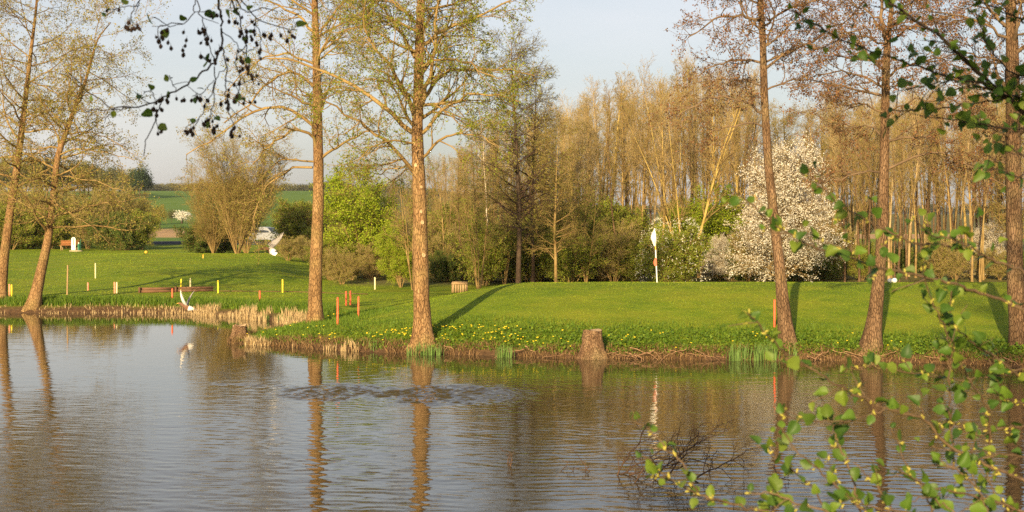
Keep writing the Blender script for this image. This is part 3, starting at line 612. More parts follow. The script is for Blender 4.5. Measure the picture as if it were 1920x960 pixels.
def topy(px):  # skyline of the wood in the photo
    return np.interp(px, [640, 800, 850, 920, 1040, 1060, 1130, 1200, 1280, 1400, 1460, 1540, 1620, 1750, 1920, 2100], [340, 300, 260, 200, 170, 175, 150, 130, 100, 110, 150, 150, 150, 140, 140, 140])
def hgt(kind): return {'po1': 13, 'po2': 12, 'po3': 13.5, 'po4': 11.5, 'po7': 12, 'po5': 12.5, 'po6': 11, 'ol1': 11.5, 'ol2': 12.5, 'bir': 12}[kind]+.6
def woodrow(x0, x1, n, Y0, Y1, kinds, jit=40, drop=(0, 70)):
    for i in range(n):
        px = x0+(x1-x0)*(i+rr.random())/n; Y = rr.uniform(Y0, Y1); k_ = rr.choice(kinds)
        ty = topy(px)+rr.uniform(*drop); H = CAMZ+(HZ-ty)/F*Y-float(gz((px-960)/F*Y, Y)); sc = H/hgt(k_)
        gplace(k_, px, Y, (LBL[k_].replace(' in the wood', '')+', back row ' if Y > 88 else LBL[k_]+', ')+where(px), GW, s=max(.55, min(sc, 1.25)), sz=sc)
woodrow(820, 1010, 18, 70, 95, ['ol1', 'po4', 'po5', 'po6', 'po4'])
woodrow(1030, 1420, 36, 70, 92, ['po1', 'po2', 'po3', 'po6', 'po4', 'po5', 'po6'])
woodrow(1040, 1400, 22, 92, 112, ['po1', 'po2', 'po5', 'po6'])
woodrow(1520, 1960, 48, 68, 92, ['po1', 'po4', 'po2', 'ol1', 'po5', 'po6', 'po6'])
woodrow(1540, 2100, 28, 92, 112, ['po1', 'po2', 'po5', 'po6'])
woodrow(1030, 1400, 20, 67, 100, ['po7', 'po7', 'po5'], drop=(10, 90))
woodrow(1540, 1920, 34, 66, 100, ['po7', 'po7', 'po5'], drop=(10, 90))
woodrow(800, 1010, 14, 68, 95, ['po7'], drop=(10, 90))
woodrow(1960, 2500, 16, 66, 95, ['po1', 'po4', 'ol1'])
woodrow(1380, 1560, 8, 78, 95, ['ol1', 'po4', 'po1'], drop=(30, 90))
woodrow(640, 830, 14, 80, 110, ['po4', 'po5', 'ol1'], drop=(0, 60))
woodrow(830, 1060, 14, 88, 112, ['po5', 'po4', 'po6'], drop=(10, 70))
# single trees one can pick out
gplace('ol2', 972, 61, 'tall dark alder with dense young leaves, left of the gap in the wood', None, 'alder_tree', s=.98, sz=.88)
gplace('ol2', 1000, 66, 'shorter leafy alder just behind the dense dark alder', None, 'alder_tree', s=.8, sz=.78)
gplace('ol1', 1042, 62, 'brown trunked tree at the edge of the lawn left of the golf flag', None, 'tree', s=.7, sz=.62)
gplace('bir', 915, 72, 'pale barked birch among the brown stems', None, 'birch_tree', s=.8, sz=.62)
gplace('wil', 1285, 70, 'many stemmed yellow willow fanning out above the bright green bush', None, 'willow_tree', s=.95, sz=1.0)
gplace('lim', 752, 64, 'small trunked tree with fresh leaves left of the thick alder', None, 'tree', s=.5, sz=.55)
gplace('sap', 898, 60, 'clump of thin leaning saplings beside the wooden crate', None, 'sapling_clump', s=1.0)
gplace('sap', 775, 62, 'clump of thin saplings behind the thick alder', None, 'sapling_clump', s=1.15)
gplace('lim', 690, 72, 'fresh lime green tree between the two big alder trunks', None, 'lime_green_tree', s=1.12, sz=1.15)
gplace('lim', 1310, 73, 'bright green bush under the yellow willow', None, 'green_bush', 'bush', s=1.05, sz=.95)
gplace('lim', 1270, 72, 'smaller bright green bush left of the willow foot', None, 'green_bush', 'bush', s=.7, sz=.8)
gplace('che', 1468, 66, 'cherry tree covered in white blossom', None, 'blossoming_tree', 'tree', s=.98, sz=.97, rz=1)
gplace('che', 1850, 72, 'small white blossoming shrub in the wood near the right edge', None, 'blossoming_shrub', 'bush', s=.42, sz=.42)
gplace('che', 1350, 70, 'low pale blossoming shrub left of the white cherry tree', None, 'blossoming_shrub', 'bush', s=.35, sz=.33)
r = gplace('fbu', 1262, 64, 'round green bush dotted with white flowers behind the golf flag', None, 'flowering_bush', 'bush', s=1.0, sz=.98, trunk=False)
o = bpy.data.objects.new('blossom', K['fbu'][2]); col.objects.link(o); o.parent = r
# undergrowth at the foot of the wood
GU = 'undergrowth bushes at the foot of the wood'
UL = {'bu1': 'green bush under the wood', 'bu2': 'brown twiggy bush under the wood', 'bu3': 'dark green bush under the wood', 'big': 'tall brown shrub under the wood', 'sap': 'sapling clump under the wood'}
for x0, x1, n, Y0, Y1, ks, s0, s1 in ((900, 1200, 18, 65, 70, ['bu1', 'bu1', 'bu2', 'bu1', 'sap'], .7, 1.1), (1040, 1200, 6, 71, 76, ['bu1', 'bu2'], 1.1, 1.4), (1320, 1600, 10, 68, 74, ['bu2', 'bu3', 'bu2'], .6, .9), (1560, 1960, 14, 68, 80, ['bu2', 'bu3', 'bu1'], .4, .65),
                             (620, 780, 10, 70, 82, ['bu2', 'bu2', 'bu1'], .6, .9), (780, 920, 8, 68, 78, ['bu3', 'bu1', 'bu2'], .6, .95), (600, 700, 5, 66, 72, ['bu2'], .4, .6), (1960, 2400, 10, 66, 76, ['bu2', 'bu1'], .7, 1), (820, 1180, 12, 78, 92, ['bu1', 'bu2', 'sap'], 1.0, 1.5)):
    for i in range(n):
        k_ = rr.choice(ks); px = x0+(x1-x0)*(i+rr.random())/n; sc = rr.uniform(s0, s1)
        gplace(k_, px, rr.uniform(Y0, Y1), UL[k_]+', '+('back row, ' if Y0 > 75 else '')+where(px), GU, 'bush', 'bush', s=sc, sz=sc*rr.uniform(.85, 1.15), trunk=False)
# left background
GL = 'bushes along the far edge of the left lawn'
for px, Y, k_, sc, sz in ((-60, 118, 'bu3', 1.6, 1.5), (-20, 120, 'bu3', 1.5, 1.3), (20, 119, 'bu1', 1.5, 1.4), (55, 121, 'bu3', 1.5, 1.35), (95, 121, 'bu1', 1.4, 1.3), (130, 122, 'bu3', 1.3, 1.25), (165, 121, 'bu2', 1.5, 1.6), (200, 119, 'bu3', 1.3, 1.15), (235, 118, 'bu3', 1.3, 1.3), (262, 119, 'bu1', 1.1, 1.2), (215, 126, 'bu2', 1.7, 1.9), (110, 128, 'bu2', 1.6, 1.7), (60, 128, 'bu2', 1.6, 1.6), (0, 128, 'bu2', 1.7, 1.8)):
    gplace(k_, px, Y, {'bu1': 'mid green bush in the hedge beyond the bench', 'bu2': 'brown bare topped bush in the hedge beyond the bench', 'bu3': 'dark green bush in the hedge beyond the bench'}[k_], GL, 'hedge_bush', 'bush', s=sc, sz=sz, trunk=False)
gplace('big', 445, 98, 'tall bushy grey-brown shrub with many stems on the far lawn edge', None, 'tall_shrub', 'shrub', s=1.05, sz=1.05, trunk=False)
gplace('big', 462, 103, 'smaller brown shrub overlapping the right of the tall many stemmed shrub', None, 'tall_shrub', 'shrub', s=.9, sz=.78, trunk=False)
gplace('big', 400, 104, 'smaller brown shrub left of the tall many stemmed shrub', None, 'tall_shrub', 'shrub', s=.85, sz=.78, trunk=False)
gplace('bu3', 378, 106, 'low green bush at the left foot of the tall shrub', None, 'hedge_bush', 'bush', s=1.2, sz=.95, trunk=False)
gplace('bu3', 415, 108, 'second low green bush behind the foot of the tall shrub', None, 'hedge_bush', 'bush', s=1.1, sz=.9, trunk=False)
GS2 = 'scrub beyond the lawn between the slim alder and the tall shrub'
for i in range(16):
    px = 548+(665-548)*(i+rr.random())/16; Y = rr.uniform(105, 150); k_ = rr.choice(['bu2', 'bu1', 'bu1'])
    gplace(k_, px, Y, {'bu1': 'olive green scrub bush beyond the slim alder', 'bu2': 'brown scrub bush beyond the slim alder'}[k_], GS2, 'scrub_bush', 'bush', s=rr.uniform(1.1, 1.7), sz=rr.uniform(.9, 1.5), trunk=False)
for px, Y in ((540, 88), (600, 86), (570, 92)):
    gplace('bu2', px, Y, 'low bare brushwood heap at the edge of the far lawn', 'brushwood at the lawn edge', 'brushwood', 'bush', s=.75, sz=.5, trunk=False)

for i, (px, Y, sc, sz) in enumerate(((60, 134, .8, .62), (110, 131, .85, .66), (150, 133, .9, .72), (190, 132, .9, .78), (225, 130, .95, .75), (255, 131, .8, .6), (20, 133, .9, .6), (-20, 132, .9, .7))):
    gplace('ol1' if i % 2 else 'big', px, Y, 'tall brown bare topped tree rising behind the hedge' if i % 2 else 'tall many stemmed brown shrub rising behind the hedge', 'taller growth behind the hedge', 'hedge_tree', 'tree', s=sc*.9, sz=sz*.70)
# far hill: wood, firs, tree line, blossoming bush
def cloud_tree(seed, H, Rr, n, size, leafm, shape='round', trunkr=.25):
    rg = np.random.default_rng(seed); g = Geo()
    ncl = 26; cl = rg.normal(size=(ncl, 3)); cl = unit(cl)*rg.uniform(.3, 1, (ncl, 1))**.6
    idx = rg.integers(0, ncl, n); p = cl[idx]*.72+rg.normal(0, .17, (n, 3))
    if shape == 'fir':
        zz = rg.random(n); rad = (1-zz)*(.75+.25*np.cos(zz*40)); th = rg.random(n)*6.28; c = np.stack([rad*np.cos(th)*Rr, rad*np.sin(th)*Rr, H*.08+zz*H*.92], 1)
    else: c = np.stack([p[:, 0]*Rr, p[:, 1]*Rr, H*.56+p[:, 2]*H*.44], 1)
    g.add(*leafquads(rg, c, size, .8))
    t = Geo().add(*tubes(np.array([[0, 0, -.5], [.05, 0, H*.3], [0, .05, H*.8]]), np.array([trunkr, trunkr*.7, trunkr*.2]), 6)).mesh('trunk', M['bark_dark'])
    return t, g.mesh('crown', leafm)
K['far1'] = cloud_tree(201, 12, 4.6, 2600, .42, M['leaf_far']); K['far2'] = cloud_tree(202, 13, 4.2, 2400, .42, M['leaf_olive']); K['fir'] = cloud_tree(203, 14, 3.2, 2600, .5, M['leaf_fir'], 'fir'); K['firr'] = cloud_tree(205, 13, 4.6, 3000, .42, M['leaf_fir']); K['farb'] = cloud_tree(204, 2.6, 2.0, 1200, .22, M['blossom'])
for i in range(40):
    px = -120+(255+120)*(i+rr.random())/40; Y = rr.uniform(470, 560); s = rr.uniform(.8, 1.1)
    gplace(rr.choice(['far1', 'far2']), px, Y, 'hazy tree in the hill wood, '+('at its left part' if px < 0 else 'behind the leftmost alder' if px < 90 else 'behind the leaning alder' if px < 170 else 'near its right end'), 'trees of the wood on the hill', 'distant_tree', s=s, sz=s*rr.uniform(.9, 1.15)*(.85+.35*math.exp(-((px-60)/110)**2)))
for px, Y, s, l in ((262, 470, .95, 'dark evergreen at the right end of the hill wood'), (272, 478, .8, 'smaller dark evergreen at the right tip of the hill wood'), (252, 480, .85, 'dark evergreen just inside the right end of the hill wood')):
    gplace('firr', px, Y, l, None, 'fir_tree', s=s)
for i in range(130):
    px = 240+(2000-240)*((i+rr.random())/130)**1.5; Y = rr.uniform(1150, 1300); s = rr.uniform(.9, 1.3)
    gplace(rr.choice(['far1', 'far2', 'far1']), px, Y, 'tiny hazy tree in the tree line on the horizon, '+('left of the slim alder' if px < 580 else 'between the slim and thick alders' if px < 780 else 'seen through the wood'), 'tree line on the horizon', 'distant_tree', s=s*2.6, sz=s*.85)
gplace('farb', 341, 250, 'white blossoming bush alone in the distant green field', None, 'blossoming_bush', 'bush', s=.95, trunk=False)
gplace('far1', 322, 256, 'round dark bush left of the distant white bush', None, 'field_bush', 'bush', s=.22, trunk=False)
for i, (px, Y, s) in enumerate(((288, 215, .3), (300, 225, .34), (268, 240, .42), (250, 220, .4), (275, 200, .3))):
    gplace('far2', px, Y, 'brown bush at the near edge of the green field', 'bushes at the edge of the green field', 'field_bush', 'bush', s=s, trunk=False)
# road strip
ry = 138.; xs = np.linspace(-60, -19, 40); V = []; 
for x in xs: V += [(x, ry-1.6, float(gz(x, ry-1.6))+.25), (x, ry+1.8, float(gz(x, ry+1.8))+.25), (x, ry-2.2, float(gz(x, ry-2.2))-.1), (x, ry+2.4, float(gz(x, ry+2.4))-.1)]
ff = [[i*4+a, i*4+4+a, i*4+4+b, i*4+b] for i in range(39) for a, b in ((2, 0), (0, 1), (1, 3))]
o = Geo().add(V, ff).build('road', surf('asphalt', (.05, .05, .055), (.09, .09, .095), .8, scale=3)); tag(o, 'narrow grey road beyond the lawn', kind='structure')

# small silver car on the road, seen past the tall shrub
def car(px, Y, rz):
    X = (px-960)/F*Y; z0 = float(gz(X, Y))+.26; root = empty('parked_car', (X, Y, z0), 'small silver car on the far road, half hidden by the tall shrub', 'car'); root.rotation_euler[2] = rz
    def pv(name, V, f, mat, sm=False, par=root):
        me = Geo().add(V, f).mesh(name, mat, sm); o = bpy.data.objects.new(name, me); col.objects.link(o); o.parent = par; return o
    prof = [(-1.75, .30, .78), (-1.82, .55, .80), (-1.76, .86, .78), (-1.62, 1.30, .62), (-1.35, 1.42, .58), (-.2, 1.46, .58), (.35, 1.38, .60), (.95, .95, .76), (1.55, .84, .76), (1.80, .66, .74), (1.84, .40, .76), (1.70, .22, .76), (-1.6, .22, .76)]
    n = len(prof); V = [(a, -w_, b) for a, b, w_ in prof]+[(a, w_, b) for a, b, w_ in prof]
    g = Geo().add(V, [[i, (i+1) % n, n+(i+1) % n, n+i] for i in range(n)]); g.add(V, [list(range(n))[::-1]]); g.add(V, [list(range(n, 2*n))])
    paint = surf('car_silver', (.26, .27, .30), (.34, .35, .37), .3, spec=.6); glass = surf('car_glass', (.03, .035, .04), (.05, .055, .06), .08, spec=.8)
    me = g.mesh('body', paint, False); o = bpy.data.objects.new('body', me); col.objects.link(o); o.parent = root
    for sd in (-1, 1):
        for a0, a1 in ((-1.45, -.55), (-.48, .45)):
            pv('side_window', [(a0, sd*.775, .92), (a1+.25*(a1 > 0), sd*.775, .92), (a1, sd*.615, 1.33), (a0+.1, sd*.605, 1.33)], [[0, 1, 2, 3]], glass)
        for wx_ in (-1.15, 1.18):
            r = .29; k = 16; V = []
            for yy in (sd*.66, sd*.79): V += [(wx_+r*math.cos(q*2*math.pi/k), yy, .26+r*math.sin(q*2*math.pi/k)) for q in range(k)]
            ty = pv('wheel', V, [[q, (q+1) % k, k+(q+1) % k, k+q] for q in range(k)], surf('tyre', (.02, .02, .02), rough=.9))
            V2 = [(wx_+.8*r*math.cos(q*2*math.pi/k), sd*.80, .26+.8*r*math.sin(q*2*math.pi/k)) for q in range(k)]; g = Geo().add(V2+[(wx_, sd*.81, .26)], [[q, (q+1) % k, k] for q in range(k)]); me = g.mesh('rim', paint, False); o = bpy.data.objects.new('rim', me); col.objects.link(o); o.parent = ty
        pv('headlight', [(1.82, sd*.45, .52), (1.80, sd*.72, .52), (1.74, sd*.72, .70), (1.80, sd*.45, .70)], [[0, 1, 2, 3]], M['white'])
    pv('windscreen', [(.93, -.70, .99), (.93, .70, .99), (.42, .56, 1.37), (.42, -.56, 1.37)], [[0, 1, 2, 3]], glass)
car(502, 137.6, -.45)

# ------------------------------------------------------------------ bank vegetation
def scatter_bank(rg, n, s0, s1, x0=-9, x1=17, y0=31, y1=48):
    x = rg.uniform(x0, x1, n*14); y = rg.uniform(y0, y1, n*14); s = shore_sd(x, y); k_ = (s > s0) & (s < s1)
    x, y = x[k_][:n], y[k_][:n]; return x, y, gz(x, y)
rg = np.random.default_rng(31)
# herbs with heart shaped leaves
x, y, z = scatter_bank(rg, 44000, .14, 2.6); s = shore_sd(x, y)
keep = (vn(x*1.3, y, .8)+.45*rg.random(len(x))-.1 > -.02-.25*(x > 1)) & (rg.random(len(x)) < np.clip(1.4-s/2.3, .05, 1)*np.interp(x, [-8, -4, 0], [.3, .6, 1]))
x, y, z, s = x[keep], y[keep], z[keep], s[keep]
hh = .15*(1-s/3.4)*(.4+1.2*(vn(x, y, .9)+.5))*np.interp(x, [-8, -3, 0], [.35, .6, 1])
c = np.stack([x, y, z+hh*rg.random(len(x))], 1)
o = Geo().add(*leafquads(rg, c, .062, .95, .35)).build('bank_herbs', M['herb'], smooth_=False); tag(o, 'dense green marsh plants covering the bank', 'plants', kind='stuff')
# yellow flowers, each a little star of petals
x, y, z = scatter_bank(rg, 5200, .2, 1.6); s = shore_sd(x, y)
dn = np.where(x < 9.6, 1, .05)*(vn(x+9, y*2, .8)+.5)**4*9.0*np.where((x > 1) & (x < 3), .35, 1)
kp = rg.random(len(x)) < dn*.075*np.interp(x, [-9, -7, -4, 2, 4, 6, 9], [.02, .10, .8, .9, 1, .45, .25]); x, y, z, s = x[kp], y[kp], z[kp], s[kp]
n = len(x); hh = .17*(1-s/3.6)*(.7+.6*rg.random(n))*np.interp(x, [-8, -3, 0], [.5, .7, 1]); V = []
cc = np.stack([x, y, z+hh+.02], 1); a0 = rg.random(n)*6.28; VV = []
for q in range(5):
    a = a0+q*2*np.pi/5; dv = np.stack([np.cos(a), np.sin(a)*.6-.35, .55+.35*np.sin(a)], 1); sd = np.stack([-np.sin(a), np.cos(a)*.5, .3*np.cos(a)], 1)
    VV.append(np.stack([cc, cc+dv*.016+sd*.010, cc+dv*.029, cc+dv*.016-sd*.010], 1))
VV = np.stack(VV, 1).reshape(-1, 3)
o = Geo().add(VV, np.arange(len(VV)).reshape(-1, 4)).build('marsh_marigold_flowers', M['flower'], smooth_=False); tag(o, 'yellow marsh marigold flowers along the bank', 'flowers', kind='stuff')
# blades: vertical curved strips
def blades(rg, x, y, z, h, wd, bend=.35, seg=2):
    n = len(x); a = rg.random(n)*6.28; b = rg.random(n)*6.28; sd = np.stack([np.cos(a), np.sin(a), np.zeros(n)], 1); bd = np.stack([np.cos(b), np.sin(b), np.zeros(n)], 1)*(bend*h*rg.uniform(.2, 1.3, n))[:, None]
    base = np.stack([x, y, z-.01], 1); V = []
    for i in range(seg):
        t = i/seg; p = base+bd*t*t; p = p.copy(); p[:, 2] += h*(t-.25*t*t*bend); wv = sd*(wd*(1-t*.5))[:, None] if np.ndim(wd) else sd*wd*(1-t*.5)
        V += [p-wv, p+wv]
    p = base+bd; p = p.copy(); p[:, 2] += h*(1-.25*bend); V.append(p)
    V = np.stack(V, 1); m_ = 2*seg+1; B0 = np.arange(n)[:, None]*m_
    q = [np.concatenate([B0+2*i, B0+2*i+1, B0+2*i+3, B0+2*i+2], 1) for i in range(seg-1)]
    t3 = np.concatenate([B0+2*(seg-1), B0+2*(seg-1)+1, B0+2*seg], 1)
    return V.reshape(-1, 3), (np.concatenate(q) if q else np.zeros((0, 4), int)), t3
def blade_obj(name, mat, args, label, cat, bend=.35, seg=2):
    V, q, t3 = blades(*args, bend=bend, seg=seg); g = Geo(); g.v.append(V); g.n = len(V)
    if len(q): g.f.append((q, 0))
    g.f.append((t3, 0)); o = g.build(name, mat, smooth_=False); return tag(o, label, cat, kind='stuff')
x, y, z = scatter_bank(rg, 15000, -.10, .45); kp = vn(x, y, .7) > -.22; x, y, z = x[kp], y[kp], z[kp]
blade_obj('dry_bank_grass', M['grass_dry'], (rg, x, y, np.maximum(z, 0), rg.uniform(.05, .22, len(x))*(.6+1.1*(vn(x*2, y, .6)+.5)), .009), 'dry brown grass fringe hanging at the waterline', 'grass', bend=.9, seg=2)
x, y, z = scatter_bank(rg, 20000, .1, 3.2, x0=-9, x1=17); 
blade_obj('bank_grass', M['herb'], (rg, x, y, z, rg.uniform(.05, .17, len(x)), .007), 'taller green grass on the bank', 'grass')
# far bank: dry reeds, green grass behind
x = rg.uniform(-22, -6, 90000); y = rg.uniform(44, 56, 90000); s = shore_sd(x, y); px = 960+x/y*F
front = (x < -5.5) & (y > 45.5)
kp = front & (s > -.35) & (s < .55) & (rg.random(len(x)) < np.interp(px, [0, 60, 100, 200, 340, 380, 560], [.08, .06, .22, .2, .3, .8, .8])*(vn(x*1.5, y, .9) > -.22))
x1, y1 = x[kp][:9000], y[kp][:9000]; p1 = px[kp][:9000]
blade_obj('dry_reeds', M['reed_dry'], (rg, x1, y1, np.maximum(gz(x1, y1), 0), rg.uniform(.08, .34, len(x1))*np.interp(p1, [0, 300, 370, 560], [.45, .5, .85, .95])*(.55+.9*(vn(x1*2, y1, 1.1)+.5)), .011), 'straw coloured dry reeds along the far shore', 'reeds', bend=.2)
kp = front & (s > .45) & (s < 1.9); x1, y1 = x[kp][:16000], y[kp][:16000]
blade_obj('far_bank_grass', M['herb'], (rg, x1, y1, gz(x1, y1), rg.uniform(.08, .32, len(x1)), .012), 'lush green grass behind the dry reeds', 'grass')
# reeds on the inner side of the point (pale cut stubble)
x = rg.uniform(-8, -4.0, 9000); y = rg.uniform(36.5, 40.5, 9000); s = shore_sd(x, y); kp = (s > -.12) & (s < .25) & (vn(x*2, y, .7) > .12); x, y = x[kp][:700], y[kp][:700]
blade_obj('straw_tufts', M['reed_dry'], (rg, x, y, np.maximum(gz(x, y), 0), rg.uniform(.1, .28, len(x)), .012), 'pale straw tufts at the foot of the point', 'reeds', bend=.3)
# lawn blades
n = 150000; x = rg.uniform(-12, 24, n); y = 35+25*rg.random(n)**1.15; s = shore_sd(x, y); kp = (s > 1.2) & (np.abs(x/y) < .42); x, y = x[kp], y[kp]
blade_obj('lawn_grass', M['blade'], (rg, x, y, gz(x, y), rg.uniform(.015, .042, len(x)), .009), 'short mown lawn grass', 'grass', seg=1)
n = 60000; y = rg.uniform(54, 118, n); x = rg.uniform(-.40, -.10, n)*y; s = shore_sd(x, y); kp = s > 1.2; x, y = x[kp], y[kp]
blade_obj('far_lawn_grass', M['blade'], (rg, x, y, gz(x, y), rg.uniform(.02, .05, len(x)), .015), 'short grass of the far lawn', 'grass', seg=1)
# iris clumps: each a thing
GI = 'green iris clumps at the waterline'
iris = [(772, 668, 8), (783, 664, 12), (795, 666, 10), (806, 667, 14), (822, 667, 12), (937, 671, 14), (950, 671, 12), (660, 657, 10), (690, 659, 9), (1372, 677, 12), (1385, 677, 16), (1400, 676, 16), (1417, 677, 18), (1432, 676, 18), (1446, 676, 16), (1456, 676, 12), (500, 602, 10), (520, 604, 10), (540, 608, 8), (1490, 678, 8), (700, 661, 8)]
names_i = {1446: 'tall iris clump nearest the slender curved alder', 772: 'small iris clump at the left foot of the thick alder', 937: 'left iris clump between thick alder and stump', 950: 'right iris clump between thick alder and stump'}
for px, py, nb in iris:
    X, Y = wl(px, py); Y += .12; x = X+rg.normal(0, .07, nb*2); y = Y+rg.normal(0, .05, nb*2)
    V, q, t3 = blades(rg, x, y, np.full(len(x), -.02), rg.uniform(.22, .50, len(x))*(1.1 if px > 1300 else .85), .011, bend=.18, seg=3); g = Geo(); g.v.append(V); g.n = len(V); g.f += [(q, 0), (t3, 0)]
    o = g.build('iris_clump', M['iris'], origin=(X, Y, 0), smooth_=False)
    tag(o, names_i.get(px) or ('sword leaved iris clump in the row left of the slender alder' if px > 1300 else 'sword leaved iris clump at the tip of the inlet' if py < 620 else 'small sword leaved iris clump at the bank below the marigolds'), 'plant', GI)
# roots and dead stems along the waterline
GR = 'bare roots along the waterline'
for i in range(34):
    px = rr.choice([rr.uniform(1060, 1340), rr.uniform(1130, 1340), rr.uniform(1480, 1760), rr.uniform(700, 1920)]); py = np.interp(px, [434, 600, 850, 1110, 1640, 1920], [644, 656, 665, 673, 678, 690])
    X, Y = wl(px, py); Y += rr.uniform(-.05, .2); Ln = rr.uniform(.25, .9); a = rr.uniform(-.5, .5)+(math.pi if rr.random() < .5 else 0); z0 = rr.uniform(.05, .22)
    p = [(X, Y+.1, z0+.05), (X+math.cos(a)*Ln*.35, Y-.03, z0), (X+math.cos(a)*Ln*.75, Y-.12+math.sin(a)*.2, z0*.4+rr.uniform(0, .06)), (X+math.cos(a)*Ln, Y-.2+math.sin(a)*.2, -.05)]
    q = resample(p, 9, .012, rg); r0 = rr.uniform(.006, .017)
    o = Geo().add(*tubes(q, np.linspace(r0, r0*.4, 9), 6)).build('bare_root', M['root'], origin=(X, Y, z0)); tag(o, 'thin bare root at the waterline, '+('between thick alder and stump' if px < 1090 else 'just right of the sawn stump' if px < 1230 else 'left of the iris row' if px < 1400 else 'between the slender and forked alders' if px < 1640 else 'right of the forked alder'), 'root', GR)

# ------------------------------------------------------------------ stumps
def stump(px0, Y, w_m, h, label, seed, lean=0., ragged=0.):
    rg = np.random.default_rng(seed); X = (px0-960)/F*Y; zb = -.06
    root = empty('tree_stump', (X, Y, 0), label, 'stump')
    n, k = 14, 28; a = np.arange(k)*2*np.pi/k; V = []
    ph = rg.random(4)*6.28
    for i in range(n):
        t = i/(n-1); flare = 1+1.0*np.exp(-t*2.6)
        lob = 1+.13*np.exp(-t*2)*np.sin(5*a+ph[0])+.05*np.sin(9*a+ph[1])+.03*rg.normal(size=k)
        r = w_m/2*flare*lob; zt = h+ragged*rg.random(k)*(1 if i == n-1 else 0)
        z_ = zb+(h-zb)*t+(ragged*rg.normal(0, .6, k) if i == n-1 else 0)+0.02*np.sin(2*a)*(i == n-1)
        V.append(np.stack([X+r*np.cos(a)+lean*t, Y+r*np.sin(a), z_*np.ones(k)], 1))
    V = np.concatenate(V); f = [[i*k+q, i*k+(q+1) % k, (i+1)*k+(q+1) % k, (i+1)*k+q] for i in range(n-1) for q in range(k)]
    Geo().add(V, f).build('bark', M['stump_side'], root)
    rim = V[-k:]; ctr = rim.mean(0); r2 = ctr+(rim-ctr)*.93+np.array([0, 0, .004]); r3 = ctr+(rim-ctr)*.4+np.array([0, 0, -.01]); VV = np.concatenate([rim+np.array([0, 0, .002]), r2, r3, [ctr]])
    g = Geo().add(VV, [[i*k+q, i*k+(q+1) % k, (i+1)*k+(q+1) % k, (i+1)*k+q] for i in range(2) for q in range(k)]); g.add(VV, [[2*k+q, 2*k+(q+1) % k, 3*k] for q in range(k)]); g.build('cut_top', M['stump_top'], root)
    for j in range(5):
        aa = -math.pi/2+rg.uniform(-1.5, 1.5); p = [(X+math.cos(aa)*w_m*.42, Y+math.sin(aa)*w_m*.42, h*.4), (X+math.cos(aa)*w_m*.66, Y+math.sin(aa)*w_m*.6, h*.13), (X+math.cos(aa)*w_m*1.0, Y+math.sin(aa)*w_m*.8, -.04)]
        Geo().add(*tubes(resample(p, 8, .01, rg), np.linspace(.05, .02, 8)*w_m/.5, 7)).build('root', M['stump_side'], root)
    return root
stump(1111, 34.9, .43, .70, 'sawn tree stump standing at the water edge in the middle of the bank', 7)
stump(449, 40.3, .36, .46, 'low broken stump at the left tip of the grassy point', 8, ragged=.05)
# reddish broken roots around the tip stump
# ------------------------------------------------------------------ stakes
def stake(px, py0, py1, Y, mat, label, name='marker_stake', w_=.045, lean=0., group='coloured marker stakes', cat='stake'):
    X = (px-960)/F*Y; z0 = float(gz(X, Y)); h = (py1-py0)/F*Y
    # square post with a bevelled top, slightly leaning
    V = []; f = []
    lv = [(-.15, w_), (h-.02, w_), (h, w_*.6)]
    for zz, ww in lv:
        for sx, sy in ((-1, -1), (1, -1), (1, 1), (-1, 1)): V.append((X+sx*ww/2+lean*zz, Y+sy*ww/2, z0+zz))
    for i in range(2):
        for q in range(4): f.append([i*4+q, i*4+(q+1) % 4, (i+1)*4+(q+1) % 4, (i+1)*4+q])
    f.append([8, 9, 10, 11]); a = .3
    o = Geo().add(V, f).build(name, M[mat], origin=(X, Y, z0), smooth_=False)
    return tag(o, label, cat, group)
def Yof(px, py):
    "distance at which the sight line through this pixel meets the ground"
    for y in np.arange(36, 119, .25):
        if (CAMZ-float(gz((px-960)/F*y, y)))/y*F+HZ <= py: return y
    return 118.
st = [(633, 557, 611, 'red', 'tallest orange-red stake right of the slim alder on the point'), (649, 546, 573, 'red', 'left one of the two short red stakes standing close together behind the tall one'), (657, 545, 572, 'red', 'right one of the two short red stakes standing close together'), (672, 556, 595, 'red', 'middle sized orange-red stake right of the pair of short stakes'),
      (1452, 562, 614, 'red', 'red stake at the left side of the slender curved alder'), (530, 524, 549, 'yellow', 'yellow stake just left of the slim alder trunk'), (409, 526, 550, 'yellow', 'yellow stake above the dark boards between the two ducks'), (339, 523, 544, 'yellow', 'slightly tilted yellow stake above the landing duck'),
      (357, 522, 542, 'cream', 'cream yellow stake right of the tilted yellow stake'), (703, 520, 543, 'cream', 'pale cream stake before the brushwood between the alders'), (487, 545, 569, 'red', 'lone bright red stake behind the reeds of the inlet'), (323, 542, 567, 'red', 'bright red stake left of the landing duck'),
      (18, 533, 557, 'pink', 'faded red stake right of the leftmost tree trunk'), (22, 534, 557, 'yellow', 'yellow stake against the faded red one near the leftmost trunk'), (77, 533, 562, 'pink', 'faded red stake at the right of the leaning trunk'), (165, 530, 545, 'pink', 'short faded red stake right of the thin wooden pole'),
      (215, 529, 550, 'pink', 'faded red stake of the pair left of the dark boards'), (219, 529, 550, 'cream', 'cream stake of the pair left of the dark boards'), (10, 545, 556, 'orange_ball', 'very short orange stake beside the leftmost trunk'), (381, 477, 484, 'orange_ball', 'tiny orange peg on the far lawn crest'), (1, 540, 558, 'cream', 'pale stake at the very left edge')]
for px, a, b, m_, l in st:
    Y = Yof(px, b); stake(px, a, b, Y, m_, l, w_=.048 if Y < 50 else .058, lean=.05 if px == 339 else rr.uniform(-.01, .01))
stake(126, 497, 553, Yof(126, 553), 'wood', 'thin crooked wooden pole on the far lawn', 'wooden_pole', .05, .02, None, 'pole')
